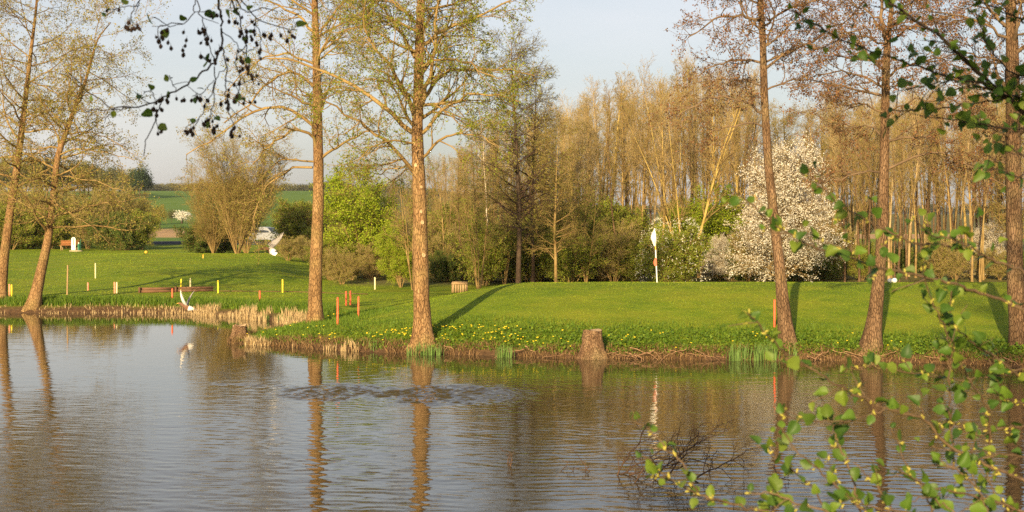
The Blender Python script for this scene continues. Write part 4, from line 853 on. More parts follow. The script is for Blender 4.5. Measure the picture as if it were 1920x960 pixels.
stake(179, 493, 522, Yof(179, 522), 'cream', 'thin pale pole in the middle of the far lawn', 'thin_pole', .05, 0, None, 'pole')
# small ball marker
def ball(px, py, Y, r, mat, label, name):
    X = (px-960)/F*Y; z = float(gz(X, Y))+r*.8; V = []; n, k = 7, 10
    for i in range(n):
        t = math.pi*i/(n-1); V += [(X+r*math.sin(t)*math.cos(q*2*math.pi/k), Y+r*math.sin(t)*math.sin(q*2*math.pi/k), z-r*math.cos(t)*(.85)) for q in range(k)]
    o = Geo().add(V, [[i*k+q, i*k+(q+1) % k, (i+1)*k+(q+1) % k, (i+1)*k+q] for i in range(n-1) for q in range(k)]).build(name, M[mat], origin=(X, Y, z)); return tag(o, label, 'tee marker')
ball(274, 481, 100, .12, 'orange_ball', 'small orange ball shaped tee marker on the far lawn', 'tee_marker')
ball(1669, 530, 46, .09, 'white_pebble', 'left one of two small white tee markers on the lawn crest', 'tee_marker')
ball(1677, 529, 46, .10, 'white_pebble', 'right one of two small white tee markers on the lawn crest', 'tee_marker')
# ------------------------------------------------------------------ boxes helper
def boxv(c, s, rz=0.):
    V = []
    for sx, sy, sz in ((-1, -1, -1), (1, -1, -1), (1, 1, -1), (-1, 1, -1), (-1, -1, 1), (1, -1, 1), (1, 1, 1), (-1, 1, 1)):
        x, y = sx*s[0]/2, sy*s[1]/2; V.append((c[0]+x*math.cos(rz)-y*math.sin(rz), c[1]+x*math.sin(rz)+y*math.cos(rz), c[2]+sz*s[2]/2))
    return V, [[0, 3, 2, 1], [4, 5, 6, 7], [0, 1, 5, 4], [1, 2, 6, 5], [2, 3, 7, 6], [3, 0, 4, 7]]
# dark wooden boards (low retaining edge of a tee path)
root = empty('board_edging', (at(262, 548, 61)[0], 61, .45), 'long low edging of dark wooden boards across the far lawn', 'edging')
prev = None
pl = [(262, 545, 60.), (330, 547, 60.5), (400, 549, 61), (470, 551, 60.8), (540, 552, 60.5), (610, 555, 59.5), (690, 556, 58.5)]
for (a, pa, Ya), (b, pb, Yb) in zip(pl[:-1], pl[1:]):
    p0 = np.array([(a-960)/F*Ya, Ya]); p1 = np.array([(b-960)/F*Yb, Yb]); mid = (p0+p1)/2; ln = np.linalg.norm(p1-p0); ang = math.atan2(p1[1]-p0[1], p1[0]-p0[0]); z0 = float(gz(*mid))
    hgt_ = .11 if a < 400 else .035
    for j in range(2 if a < 400 else 1):
        Geo().add(*boxv((mid[0], mid[1]+.05*j, z0+hgt_*(j+.5)), (ln-.02, .05, hgt_-.008), ang)).build('board', M['board'], root, smooth_=False)
    if a < 400: Geo().add(*boxv((p0[0], p0[1]-.06, z0+.10), (.08, .08, .28), ang)).build('post', M['board'], root, smooth_=False)
# wooden crate / log box
Y = 60.; X = (862-960)/F*Y; z0 = float(gz(X, Y)); root = empty('wooden_crate', (X, Y, z0), 'low wooden slatted crate at the foot of the wood left of the saplings', 'crate')
Wd, Hd = .62, .42
for i in range(6): Geo().add(*boxv((X-Wd/2+.05+i*(Wd-.1)/5, Y-.28, z0+Hd*.45), (.075, .03, Hd*.85))).build('slat', M['wood'], root, smooth_=False)
Geo().add(*boxv((X, Y-.26, z0+Hd-.03), (Wd+.06, .1, .07))).build('top_rail', M['wood'], root, smooth_=False)
for sx in (-1, 1): Geo().add(*boxv((X+sx*Wd/2, Y, z0+Hd*.45), (.05, .5, Hd*.9))).build('side_panel', M['wood'], root, smooth_=False)
Geo().add(*boxv((X, Y+.02, z0+Hd+.025), (Wd+.02, .44, .03))).build('lid', M['wood'], root, smooth_=False)
# bench
Y = 117.; X = (137-960)/F*Y-.35; z0 = float(gz(X, Y)); root = empty('park_bench', (X, Y, z0), 'reddish brown wooden bench behind the white sign post', 'bench')
for i in range(3): Geo().add(*boxv((X, Y+.22+.02*i, z0+.52+i*.13), (1.5, .04, .11))).build('backrest_slat', M['wood_red'], root, smooth_=False)
for i in range(3): Geo().add(*boxv((X, Y-.15+i*.14, z0+.42), (1.5, .12, .04))).build('seat_slat', M['wood_red'], root, smooth_=False)
for sx in (-.6, .6):
    Geo().add(*boxv((X+sx, Y+.29, z0+.4), (.07, .06, .85))).build('leg', M['wood'], root, smooth_=False); Geo().add(*boxv((X+sx, Y-.15, z0+.2), (.07, .06, .42))).build('leg', M['wood'], root, smooth_=False)
# white sign post: rounded top board with an oval panel
Y = 115.; mp_ = Y/F; X = (138-960)*mp_; z0 = float(gz(X, Y)); root = empty('tee_sign', (X, Y, z0), 'white round topped sign post beside the bench', 'sign')
def plate(X, Y, z0, w_, h, th, mat, name, parent, rnd=True):
    pts = [(-w_/2, 0), (w_/2, 0)]
    if rnd: pts += [(w_/2*math.cos(a), h-w_/2+w_/2*math.sin(a)) for a in np.linspace(0, math.pi, 11)]
    else: pts += [(w_/2, h), (-w_/2, h)]
    n = len(pts); V = [(X+a, Y-th/2, z0+b) for a, b in pts]+[(X+a, Y+th/2, z0+b) for a, b in pts]
    g = Geo().add(V, [[i, (i+1) % n, n+(i+1) % n, n+i] for i in range(n)]); g.add(V, [list(range(n))]); g.add(V, [list(range(2*n-1, n-1, -1))]); return g.build(name, mat, parent, smooth_=False)
plate(X, Y, z0+.33, .34, .82, .12, M['white'], 'upper_panel', root); plate(X, Y, z0+.12, .34, .19, .12, M['white'], 'lower_panel', root, False)
plate(X, Y-.075, z0+.50, .09, .50, .02, surf('sign_map', (.35, .30, .20), (.45, .38, .26), .6), 'map_strip', root)
for sx in (-.11, .11): Geo().add(*boxv((X+sx, Y, z0+.05), (.05, .08, .18))).build('leg', M['wood'], root, smooth_=False)
o = Geo().add(*boxv((X+.25, Y-.05, z0+.02), (.95, .7, .10))).build('stone_slab', M['stone'], origin=(X, Y, z0), smooth_=False); tag(o, 'flat pale stone slab under the white sign post', 'slab')
# bin
root = empty('litter_bin', (X+.42, Y, z0), 'dark green round ball washer bin right of the white sign post', 'bin')
th = [(0, .09), (.25, .10), (.5, .10), (.52, .12), (.55, .12), (.6, .06), (.62, 0.001)]
def lathe(prof, X, Y, z0, k=14):
    V = [(X+r*math.cos(q*2*math.pi/k), Y+r*math.sin(q*2*math.pi/k), z0+z) for z, r in prof for q in range(k)]; n = len(prof)
    return V, [[i*k+q, i*k+(q+1) % k, (i+1)*k+(q+1) % k, (i+1)*k+q] for i in range(n-1) for q in range(k)]
Geo().add(*lathe(th, X+.42, Y, z0)).build('body', M['green_bin'], root); Geo().add(*lathe([(0, .02), (1.0, .02), (1.01, .001)], X+.55, Y+.1, z0, 8)).build('pole', M['green_bin'], root)
Geo().add(*lathe([(.60, .05), (.72, .05), (.74, .001)], X+.42, Y, z0)).build('lid', surf('lid_pale', (.5, .65, .5), (.6, .72, .58)), root)
# golf flag
Y = 45.5; X = (1232-960)/F*Y; z0 = float(gz(X, Y)); root = empty('golf_flag', (X, Y, z0), 'golf flagstick with a drooping white flag on the lawn crest', 'flag')
H = (CAMZ-(428-HZ)/F*Y)-z0
for i in range(5):
    a, b = i*H/5, (i+1)*H/5; lx = lambda z: -.05*z
    V, f = tubes(np.array([[X+lx(a)*.9, Y, z0+a], [X+lx(b)*.9, Y, z0+b]]), np.array([.022, .022]), 8); Geo().add(V, f).build('pole_section', M['white'] if i not in (3,) else M['orange_ball'], root)
V = []; nz_, nw = 12, 6
for i in range(nz_):
    t = i/(nz_-1); zz = z0+H-.02-t*.56; wd = .02+.15*math.sin(min(1, t*1.35)*math.pi*.62)*(1-.75*max(0, t-.55)/.45)
    for j in range(nw):
        u = j/(nw-1); V.append((X-.05*(zz-z0)*.9-wd*(u-.18), Y-.03-.03*math.sin(u*9+t*3), zz))
Vb = [(a, b+.006, c) for a, b, c in V]; n0 = len(V)
f = [[i*nw+j, i*nw+j+1, (i+1)*nw+j+1, (i+1)*nw+j] for i in range(nz_-1) for j in range(nw-1)]
g = Geo().add(V, f); g.add(Vb, [q[::-1] for q in f]); g.build('flag_cloth', M['fabric'], root)
V = []
for i in range(6):
    t = i/5; zz = z0+.80-t*.26; wd = .03+.08*math.sin(t*math.pi*.8)
    for j in range(4): u = j/3; V.append((X-.05*(zz-z0)*.9-wd*(u-.2), Y-.03-.02*math.sin(u*6), zz))
f = [[i*4+j, i*4+j+1, (i+1)*4+j+1, (i+1)*4+j] for i in range(5) for j in range(3)]; g = Geo().add(V, f); g.add([(a, b+.006, c) for a, b, c in V], [q[::-1] for q in f]); g.build('red_cloth', M['redcloth'], root)

# ------------------------------------------------------------------ birds
def wing(root_p, tip_p, chord_v, mid_lift, mat, name, parent, th=.012, bend=None):
    "feathered wing: leading edge from root to tip through a bent wrist; separate primaries at the end"
    a = np.array(root_p, float); b = np.array(tip_p, float); c = np.array(chord_v, float); w0 = np.array(bend if bend is not None else (a+b)/2, float)
    n = 9; g = Geo(); rows = []
    for i in range(n):
        t = i/(n-1); le = (1-t)**2*a+2*t*(1-t)*w0+t*t*b; ch = c*(1.0-.15*t-.55*max(0, t-.55)/.45*1.0); up = unit(np.cross(b-a, c))*th*(1-t*.8)
        rows.append([le, le+ch*.3+up, le+ch*(.75)+up*.5, le+ch*(1.0+.06*(i % 2)), le+ch*.5-up*.6])
    V = np.array(rows).reshape(-1, 3); f = [[i*5+q, i*5+(q+1) % 5, (i+1)*5+(q+1) % 5, (i+1)*5+q] for i in range(n-1) for q in range(5)]
    g.add(V, f)
    ax = unit(b-w0)
    for j in range(6):  # primaries
        t = .62+.07*j; le = (1-t)**2*a+2*t*(1-t)*w0+t*t*b; d_ = unit(ax*(.35+.16*j)+unit(c)*(1.0-.13*j)); ln = np.linalg.norm(c)*(.95-.02*j); sd = unit(np.cross(d_, np.cross(ax, c)))*ln*.09; up = unit(np.cross(b-a, c))*.003*(j+1)
        g.add([le+up, le+d_*ln*.5+sd+up, le+d_*ln+up, le+d_*ln*.5-sd+up], [[0, 1, 2, 3]])
    return g.build(name, mat, parent)
def bird_body(pts, rad, mats_split, parent, belly=True):
    q = resample(np.hstack([np.array(pts, float), np.array(rad)[:, None]]), 22); V, f = tubes(q[:, :3], np.maximum(q[:, 3], .002), 12)
    fi = np.arange(len(f))//12; g = Geo()
    me = g.add(V, f, 0).build('body', mats_split, parent)
    # belly and tail coverts pale, back, neck and head brown
    nrm = np.array([p.normal[:] for p in me.data.polygons]); row = fi/21
    mi = np.where(row < .30, 1, np.where((nrm[:, 2] < -.35) & (row < .75) & belly, 1, 0)); me.data.polygons.foreach_set('material_index', mi.astype(np.int32)); return me
mats_b = [M['feather_brown'], M['feather_white']]
# duck 1: low over the water in front of the far bank, wings raised
Y = 46.; P_ = lambda px, py, dy=0: np.array(at(px, py, Y+dy)); c0 = P_(352, 577)
root = empty('duck', tuple(c0), 'duck low over the water before the far reeds, both wings raised', 'bird')
bird_body([P_(364, 580), P_(360, 579), P_(353, 578), P_(347, 574), P_(341, 571), P_(337, 568.5), P_(335, 568)], [.02, .07, .10, .085, .045, .045, .02], mats_b, root, False)
Geo().add(*tubes(np.array([P_(336, 568), P_(331, 569.5)]), np.array([.018, .008]), 6)).build('beak', M['beak'], root)
wing(P_(346, 573, -.05), P_(337.5, 548, -.25), P_(352, 577)-P_(345, 577), 0, M['feather_white'], 'wing', root, bend=P_(338, 566, -.3))
wing(P_(349, 573, .06), P_(363, 546, .35), P_(355, 577)-P_(350.5, 577), 0, M['feather_grey'], 'wing', root, bend=P_(349, 562, .3))
tl = Geo(); c1 = P_(361, 580)
tl.add([c1+np.array([-.02, -.05, .02]), c1+np.array([-.02, .05, .02]), c1+np.array([.12, .06, -.01]), c1+np.array([.14, 0, -.02]), c1+np.array([.12, -.06, -.01])], [[0, 1, 2, 3], [0, 3, 4, 4]][:1]); tl.add([c1+np.array([-.02, -.05, .03]), c1+np.array([.14, 0, -.015]), c1+np.array([.12, -.06, 0])], [[0, 1, 2]]); tl.build('tail', M['feather_white'], root)
# duck 2: in the air before the tall shrub
Y = 44.; c0 = P_(510, 472)
root = empty('duck', tuple(c0), 'duck in flight before the tall brown shrub, one wing swept high', 'bird')
bird_body([P_(516, 472, -.22), P_(514, 472.5, -.15), P_(510, 471.5, 0), P_(507, 468.5, .15), P_(504, 466.5, .24), P_(502.5, 466, .30), P_(502, 466, .34)], [.02, .095, .115, .09, .045, .048, .02], mats_b, root)
Geo().add(*tubes(np.array([P_(502, 466, .33), P_(500.5, 467, .42)]), np.array([.016, .007]), 6)).build('beak', M['beak'], root)
wing(P_(506, 466), P_(483, 468, .1), P_(506, 471, .02)-P_(506, 464.5, .0), 0, M['feather_brown'], 'wing', root, bend=P_(497, 459, .1))
wing(P_(510, 467, -.02), P_(528, 447, -.05), (P_(504, 458, .12)-P_(511, 466))*1.25, 0, M['feather_grey'], 'wing', root, bend=P_(519, 461, -.05))
c1 = P_(517, 474, -.2); g = Geo(); g.add([c1+np.array([-.10, .02, .05]), c1+np.array([-.12, -.03, -.06]), c1+np.array([.0, -.1, -.09]), c1+np.array([.08, -.1, .0]), c1+np.array([.03, 0, .06])], [[0, 1, 2, 3]]); g.build('tail', M['feather_white'], root)

# ------------------------------------------------------------------ dead twigs in the water
def drown(name, pts_list, label, Yb, seed, sub=(4, 3), r0=.012, ln=.35):
    rg = np.random.default_rng(seed); A = []; B = []
    for pts in pts_list:
        w3 = []
        for (a, b, h) in pts:  # pixel of the point's foot on the water, height above it in m
            x_, y_ = wl(a, b); w3.append((x_, y_, h))
        q = resample(w3, 10, .01, rg); A.append(q); B.append(np.linspace(r0, r0*.35, 10))
    A = np.array(A); B = np.array(B); g = Geo().add(*tubes(A, B, 6))
    if sub[0]:
        l2, r2 = spawn(rg, A, B, sub[0], .15, 1, 50, ln, 6, .25, .0, .6, .004, fall=.4); g.add(*tubes(l2, r2, 4))
        if sub[1]: l3, r3 = spawn(rg, l2, r2, sub[1], .15, 1, 50, ln*.5, 5, .3, .0, .6, .003, fall=.4); g.add(*tubes(l3, r3, 3))
    x_, y_ = wl(*pts_list[0][0][:2]); o = g.build(name, M['twig_dark'], origin=(x_, y_, 0)); return tag(o, label, 'dead branch')
drown('drowned_branch', [[(1150, 890, -.05), (1165, 892, .10), (1180, 894, .28), (1200, 896, .48), (1210, 898, .62)], [(1152, 890, -.02), (1180, 888, .05), (1225, 886, .22), (1260, 884, .38)], [(1180, 890, 0), (1230, 900, .15), (1290, 905, .3), (1340, 908, .22)], [(1220, 900, -.05), (1260, 898, .25), (1330, 895, .5), (1370, 893, .62)],
      [(1190, 905, 0), (1210, 905, .2), (1240, 905, .35)], [(1250, 895, 0), (1285, 893, .3), (1310, 890, .55)], [(1300, 900, 0), (1350, 897, .18), (1400, 894, .3)]], 'tangle of dead twigs sticking out of the pond beside the leafy shrub', 19, 51, (9, 6), .012, .42)
drown('drowned_branch', [[(953, 873, -.02), (958, 873, .08), (950, 872, .16)], [(958, 874, -.02), (961, 873, .12), (952, 872, .18), (940, 872, .20)], [(950, 870, -.02), (956, 870, .16)]], 'small black twig sticking out of the pond left of the others', 20, 52, (3, 0), .008, .10)
drown('drowned_branch', [[(1052, 884, -.02), (1056, 882, .03), (1066, 880, .08), (1052, 880, .14)], [(1108, 885, -.01), (1100, 884, .06), (1085, 882, .18), (1068, 880, .30)], [(1096, 884, -.01), (1104, 884, .06)], [(1072, 883, -.02), (1078, 884, .06)]], 'thin dead twigs poking out of the pond in the middle', 20, 53, (2, 0), .006, .10)
drown('drowned_branch', [[(1446, 905, -.02), (1455, 903, .12), (1450, 900, .2)], [(1446, 905, -.02), (1470, 903, .05), (1480, 900, .03)]], 'dark twig poking out of the pond behind the leafy shrub', 20, 54, (4, 2), .008, .14)

# ------------------------------------------------------------------ near trees at the camera's bank
def leaf_mesh(seed, fold=.25, cup=.15):
    rg = np.random.default_rng(seed); V = []; n = 6; nu = 7
    for i in range(nu):
        u = i/(nu-1); wd = .46*math.sin(math.pi*min(1, (u*.93+.05))**.80)**.75; wd = max(wd, .02)
        if u == 1: wd = .12
        for v in (-1, -.5, 0, .5, 1):
            ser = 1+(.06*rg.normal() if abs(v) == 1 else 0)
            V.append((u, v*wd*ser, fold*abs(v)*wd-cup*u*u+.02*rg.normal()*(abs(v) > .1)))
    f = [[i*5+j, (i+1)*5+j, (i+1)*5+j+1, i*5+j+1] for i in range(nu-1) for j in range(4)]
    g = Geo().add(V, f)
    g.add(*tubes(np.array([[-.28, 0, -.04], [-.1, 0, .0], [.02, 0, 0]]), np.array([.014, .012, .012]), 4), 1)
    return g.mesh('leaf', [M['leaf_fore'], M['bud']])
LM = [leaf_mesh(i, f_, c_) for i, (f_, c_) in enumerate(((.3, .15), (.6, .35), (.15, -.2), (.9, .25), (.4, .55), (1.2, .1), (.2, .3)))]
def cone_mesh():
    rg = np.random.default_rng(3); n, k = 9, 10; V = []
    for i in range(n):
        t = i/(n-1); r = .34*math.sin(math.pi*(t*.94+.03))**.7*(1+.12*(i % 2))
        for q in range(k): a = q*2*math.pi/k+(i % 2)*math.pi/k; V.append((r*math.cos(a)*(1+.1*rg.normal()), r*math.sin(a)*(1+.1*rg.normal()), -t))
    f = [[i*k+q, i*k+(q+1) % k, (i+1)*k+(q+1) % k, (i+1)*k+q] for i in range(n-1) for q in range(k)]
    g = Geo().add(V, f); g.add(*tubes(np.array([[0, 0, 0], [.02, 0, .5]]), np.array([.05, .04]), 4)); return g.mesh('cone', M['cone'])
CM = cone_mesh()
def put(me, name, parent, pos, X, Z, s):
    "object whose local X axis points along X, local Z about Z"
    X = Vector(X).normalized(); Z = Vector(Z); Yv = Z.cross(X)
    if Yv.length < 1e-4: Yv = Vector((0, 1, 0)).cross(X)
    Yv.normalize(); Z = X.cross(Yv)
    m = Matrix((X, Yv, Z)).transposed().to_4x4(); m.translation = Vector(pos)-parent.location
    o = bpy.data.objects.new(name, me); col.objects.link(o); o.parent = parent; o.matrix_basis = m @ Matrix.Scale(s, 4); return o
def px3(pts, Y0, Y1): n = len(pts); return [at(a, b, Y0+(Y1-Y0)*i/(n-1)) for i, (a, b) in enumerate(pts)]
def twiggy(root, paths, mat, r0, seed, twigs, twl, leafn, lsize, leaf_budget, buds=True, leafprob=1., up=.03, face=(-.25, -.8, .5)):
    rg = np.random.default_rng(seed); tips = []
    rp = random.Random(seed)
    for pts, (Ya, Yb), rr0 in paths:
        rr0 = rr0*.72
        q = resample(px3(pts, Ya, Yb), max(12, len(pts)*4), .0022, rg); n = len(q); Rr = np.linspace(rr0, max(.0013, rr0*.35), n)
        Geo().add(*tubes(q, Rr, 7)).build('branch', mat, root)
        nt_ = max(1, int(twigs*np.linalg.norm(q[-1]-q[0])/.1))
        t2, r2 = spawn(rg, q[None], Rr[None], nt_, .08, .98, 42, twl, 6, .12, up, .6, .0012, flat=0, fall=.3, rmax=.0022)
        for ta, tb in zip(t2, r2): Geo().add(*tubes(ta, tb, 5)).build('twig', mat, root)
        tips.append((q, 1.0)); tips += [(t, .9) for t in t2]
    cnt = 0; extra = Geo(); rp.shuffle(tips); budg = Geo()
    for q, _ in tips:
        Ln = np.linalg.norm(q[-1]-q[0]); nl = max(2, int(Ln/leafn))
        for j in range(nl):
            if rp.random() > leafprob: continue
            t = (j+.6+.5*rp.random())/nl; t = min(t, 1.0); fi = t*(len(q)-1); i0 = min(int(fi), len(q)-2); p = q[i0]*(1-fi+i0)+q[i0+1]*(fi-i0)
            tan = unit(q[i0+1]-q[i0]); s = lsize*rp.uniform(.55, 1.2)*(1 if t < .85 else .75)
            d_ = unit(tan*.6+unit(rg.normal(size=3))*.9+np.array([0, 0, .10])); nrm = np.array(face)+rg.normal(0, .55, 3)
            pos = p+d_*s*.28
            if cnt < leaf_budget: put(rp.choice(LM), 'leaf', root, pos, d_, nrm, s)
            cnt += 1
            if buds and rp.random() < .42:
                for _ in range(2):
                    b0 = p+rg.normal(0, .0025, 3); b1 = b0+unit(rg.normal(size=3)+tan)*.010; V, f = tubes(np.array([b0, (b0+b1)/2, b1]), np.array([.0012, .0026, .0006]), 5); budg.add(V, f)
    if buds and budg.v: o = budg.build('buds', M['bud'], root); o['kind'] = 'stuff'
    return cnt
# right: leafy alder shrub on the near bank, rooted off to the right
SB = (2.3, 3.0, float(gz(2.3, 3.0)))
shrub = empty('alder_shrub', SB, 'leafy young alder shrub reaching in from the right over the pond', 'shrub')
def con(end, Y): # path from shrub foot to a branch end just outside the frame
    e = np.array(at(*end, Y)); b = np.array(SB)+np.array([0, 0, -.1]); return [tuple(b), tuple(b+(e-b)*.35+np.array([.05, 0, .25])), tuple(b+(e-b)*.75+np.array([.05, 0, .12])), tuple(e)]
paths = [
 ([(1920, 582), (1850, 553), (1800, 535), (1767, 527), (1700, 512), (1650, 502), (1600, 485), (1540, 470), (1497, 450), (1440, 413), (1403, 380), (1372, 350)], (3.3, 3.0), .0055),
 ([(1920, 510), (1883, 495), (1850, 482), (1803, 470), (1767, 458), (1727, 460), (1687, 445), (1653, 428), (1617, 412), (1580, 385), (1540, 350), (1502, 325)], (3.4, 3.2), .005),
 ([(1850, 482), (1827, 468), (1787, 448), (1750, 443), (1713, 413)], (3.35, 3.2), .003),
 ([(1603, 486), (1598, 470), (1583, 430), (1570, 405)], (3.1, 3.05), .0025),
 ([(1787, 880), (1785, 800), (1780, 720), (1778, 640), (1781, 590), (1782, 545)], (3.1, 3.0), .004),
 ([(1860, 880), (1858, 853), (1857, 790), (1847, 753), (1810, 703), (1787, 650), (1770, 610), (1742, 552), (1730, 500)], (3.2, 2.9), .004),
 ([(1920, 713), (1867, 670), (1817, 640), (1797, 620), (1780, 600)], (3.3, 3.1), .0035),
 ([(1920, 900), (1847, 873), (1817, 857), (1767, 827), (1733, 783), (1683, 773), (1633, 755), (1600, 737), (1553, 712), (1490, 670), (1463, 653), (1440, 627), (1423, 610), (1402, 583)], (3.0, 2.75), .0055),
 ([(1660, 765), (1600, 790), (1520, 793), (1470, 780)], (2.85, 2.8), .0022),
 ([(1615, 975), (1610, 940), (1597, 890), (1573, 827), (1550, 770), (1533, 733)], (2.9, 2.9), .004),
 ([(1640, 975), (1587, 927), (1543, 890), (1500, 853), (1467, 807)], (2.8, 2.75), .0035),
 ([(1560, 975), (1527, 920), (1493, 887), (1457, 860), (1420, 830)], (2.85, 2.8), .003),
 ([(1600, 985), (1550, 958), (1500, 945), (1450, 925), (1400, 925)], (2.7, 2.7), .004),
 ([(1480, 990), (1437, 957), (1363, 943), (1310, 927), (1260, 903), (1227, 877), (1207, 853)], (2.9, 2.8), .0045),
 ([(1310, 927), (1275, 860), (1240, 830), (1210, 800), (1190, 792)], (2.85, 2.85), .0028),
 ([(1920, 960), (1867, 940), (1800, 927), (1730, 908), (1680, 880)], (2.9, 2.8), .0045),
 ([(1760, 985), (1725, 905), (1700, 870), (1670, 800)], (2.9, 2.9), .003),
 ([(1930, 800), (1880, 800), (1840, 820), (1800, 800), (1770, 780)], (3.2, 3.1), .003),
 ([(1930, 690), (1860, 705), (1800, 713), (1720, 700), (1650, 690), (1580, 690)], (3.4, 3.2), .003),
 ([(1700, 985), (1660, 940), (1640, 900), (1600, 870)], (2.8, 2.8), .003),
 ([(1930, 860), (1880, 850), (1830, 860), (1790, 880), (1750, 870)], (3.0, 2.9), .003),
 ([(1920, 985), (1890, 950), (1860, 920), (1850, 890)], (2.9, 2.9), .003),
 ([(1800, 985), (1780, 950), (1740, 930), (1700, 940)], (2.8, 2.8), .003),
 ([(1740, 985), (1700, 960), (1640, 955), (1590, 930)], (2.8, 2.75), .003),
 ([(1930, 760), (1890, 750), (1860, 730)], (3.2, 3.1), .0025),
 ([(1860, 985), (1840, 930), (1810, 890), (1760, 860)], (2.8, 2.8), .003),
]
twiggy(shrub, paths, M['stem_fore'], .004, 61, 1.1, .085, .029, .0275, 850)
for e, Y in (((1920, 582), 3.3), ((1920, 510), 3.4), ((1920, 713), 3.3), ((1920, 900), 3.0), ((1920, 960), 2.9), ((1787, 985), 3.1), ((1860, 985), 3.2), ((1615, 985), 2.9), ((1640, 985), 2.8), ((1560, 985), 2.85), ((1600, 995), 2.7), ((1480, 1000), 2.9)):
    Geo().add(*tubes(resample(con(e, Y), 14), np.linspace(.014, .0055, 14), 7)).build('stem', M['stem_fore'], shrub)
# right near alder: tall, its trunk out of frame, throws the shade on the right of the lawn; its lowest twigs hang in view
TB = (3.7, 1.2, float(gz(3.7, 1.2)))
near_r = empty('near_alder_tree', TB, 'dark leaved alder boughs reaching in at the upper right corner', 'tree')
rg = np.random.default_rng(71)
V, f, P, Rr = trunk_geo(np.array([(TB[0], TB[1], TB[2]-.2), (3.75, 1.1, 4), (3.8, 1.0, 8), (3.9, .8, 12), (4.0, .6, 17)]), [.2, .17, .14, .10, .03], rg=rg)
Geo().add(V, f).build('trunk', M['bark_dark'], near_r)
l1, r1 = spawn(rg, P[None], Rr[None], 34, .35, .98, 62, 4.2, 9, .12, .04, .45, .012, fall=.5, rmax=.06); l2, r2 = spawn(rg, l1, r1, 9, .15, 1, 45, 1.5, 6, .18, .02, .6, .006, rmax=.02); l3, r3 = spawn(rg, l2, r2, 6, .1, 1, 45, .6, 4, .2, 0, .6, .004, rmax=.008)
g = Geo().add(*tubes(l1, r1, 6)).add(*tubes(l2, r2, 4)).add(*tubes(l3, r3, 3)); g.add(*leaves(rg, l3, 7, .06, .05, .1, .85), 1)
l1, r1 = spawn(rg, P[None], Rr[None], 40, .22, .42, 80, 6.0, 10, .08, .0, .4, .012, fall=.2, rmax=.05, dirbias=np.array([-.16, -.03, .0])); l1[..., 2] = np.maximum(l1[..., 2], 5.0); l1[..., 1] = np.minimum(l1[..., 1], .5)  # unseen low limbs, added to shade the boughs hanging at upper right
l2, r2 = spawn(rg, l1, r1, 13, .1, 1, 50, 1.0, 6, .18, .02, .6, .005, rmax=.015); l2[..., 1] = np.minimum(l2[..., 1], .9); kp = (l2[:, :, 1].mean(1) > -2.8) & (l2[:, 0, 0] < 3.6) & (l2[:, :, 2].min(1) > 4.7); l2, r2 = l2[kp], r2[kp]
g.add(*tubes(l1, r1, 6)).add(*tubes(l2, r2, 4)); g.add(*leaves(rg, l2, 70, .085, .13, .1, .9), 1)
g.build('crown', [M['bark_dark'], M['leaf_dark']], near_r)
paths = [
 ([(1960, 245), (1920, 212), (1857, 156), (1815, 119), (1761, 67), (1710, 35), (1659, 0), (1630, -20)], (3.9, 3.6), .010),
 ([(1960, 205), (1920, 187), (1890, 175), (1840, 158), (1757, 137), (1690, 115), (1607, 87), (1552, 62), (1490, 21)], (3.9, 3.5), .0055),
 ([(1960, 180), (1919, 183), (1840, 190), (1757, 204), (1673, 208)], (3.9, 3.7), .004),
 ([(1960, 243), (1920, 243), (1830, 233), (1748, 217)], (3.8, 3.6), .0045),
 ([(1960, 150), (1900, 140), (1860, 100), (1840, 60), (1830, 20)], (3.8, 3.6), .004),
 ([(1960, 330), (1930, 300), (1890, 275), (1860, 265)], (3.6, 3.5), .0045),
 ([(1960, 60), (1920, 40), (1880, 20), (1840, 5)], (3.7, 3.6), .005),
 ([(1960, 345), (1925, 325), (1900, 330), (1870, 315), (1850, 320)], (3.6, 3.5), .0035),
 ([(1857, 156), (1820, 160), (1780, 150), (1740, 160), (1700, 165)], (3.7, 3.6), .003),
]
twiggy(near_r, paths, M['stem_dark'], .004, 63, 2.3, .11, .045, .029, 295, buds=False)
for e, Y in (((1960, 245), 3.9), ((1960, 205), 3.9), ((1960, 180), 3.9), ((1960, 243), 3.8), ((1960, 330), 3.6), ((1960, 60), 3.7), ((1960, 345), 3.6), ((1960, 150), 3.8)):
    e3 = np.array(at(*e, Y)); b = np.array((3.75, 1.1, 4.1));  Geo().add(*tubes(resample([b, b+(e3-b)*.5+np.array([0, 0, .35]), e3], 14, .01), np.linspace(.03, .008, 14), 7)).build('branch', M['bark_dark'], near_r)
# left near alder: low tree behind the viewer, its cone hung branch hangs into the upper left
TL = (-2.7, -1.2, float(gz(-2.7, -1.2)))
near_l = empty('near_alder_tree', TL, 'dark alder branch hung with small black cones at the upper left', 'tree')
V, f, P, Rr = trunk_geo(np.array([(TL[0], TL[1], TL[2]-.2), (-2.65, -1.15, 2.5), (-2.5, -1.0, 4.2), (-2.2, -1.2, 5.9), (-1.8, -1.4, 7.4)]), [.14, .12, .10, .06, .02], rg=rg)
Geo().add(V, f).build('trunk', M['bark_dark'], near_l)
l1, r1 = spawn(rg, P[None], Rr[None], 26, .58, .98, 72, 4.2, 8, .10, .0, .45, .01, fall=.5, rmax=.04, dirbias=np.array([.10, .0, .0])); l1[..., 2] = np.maximum(l1[..., 2], 4.9); l1[..., 1] = np.minimum(l1[..., 1], .4); l2, r2 = spawn(rg, l1, r1, 11, .1, 1, 45, .9, 5, .18, .02, .6, .004, rmax=.012); l2[..., 1] = np.minimum(l2[..., 1], .8); kp = (l2[:, :, 1].mean(1) > -2.6); l2, r2 = l2[kp], r2[kp]  # unseen crown, spread and trimmed to shade the upper foliage but not the shrub
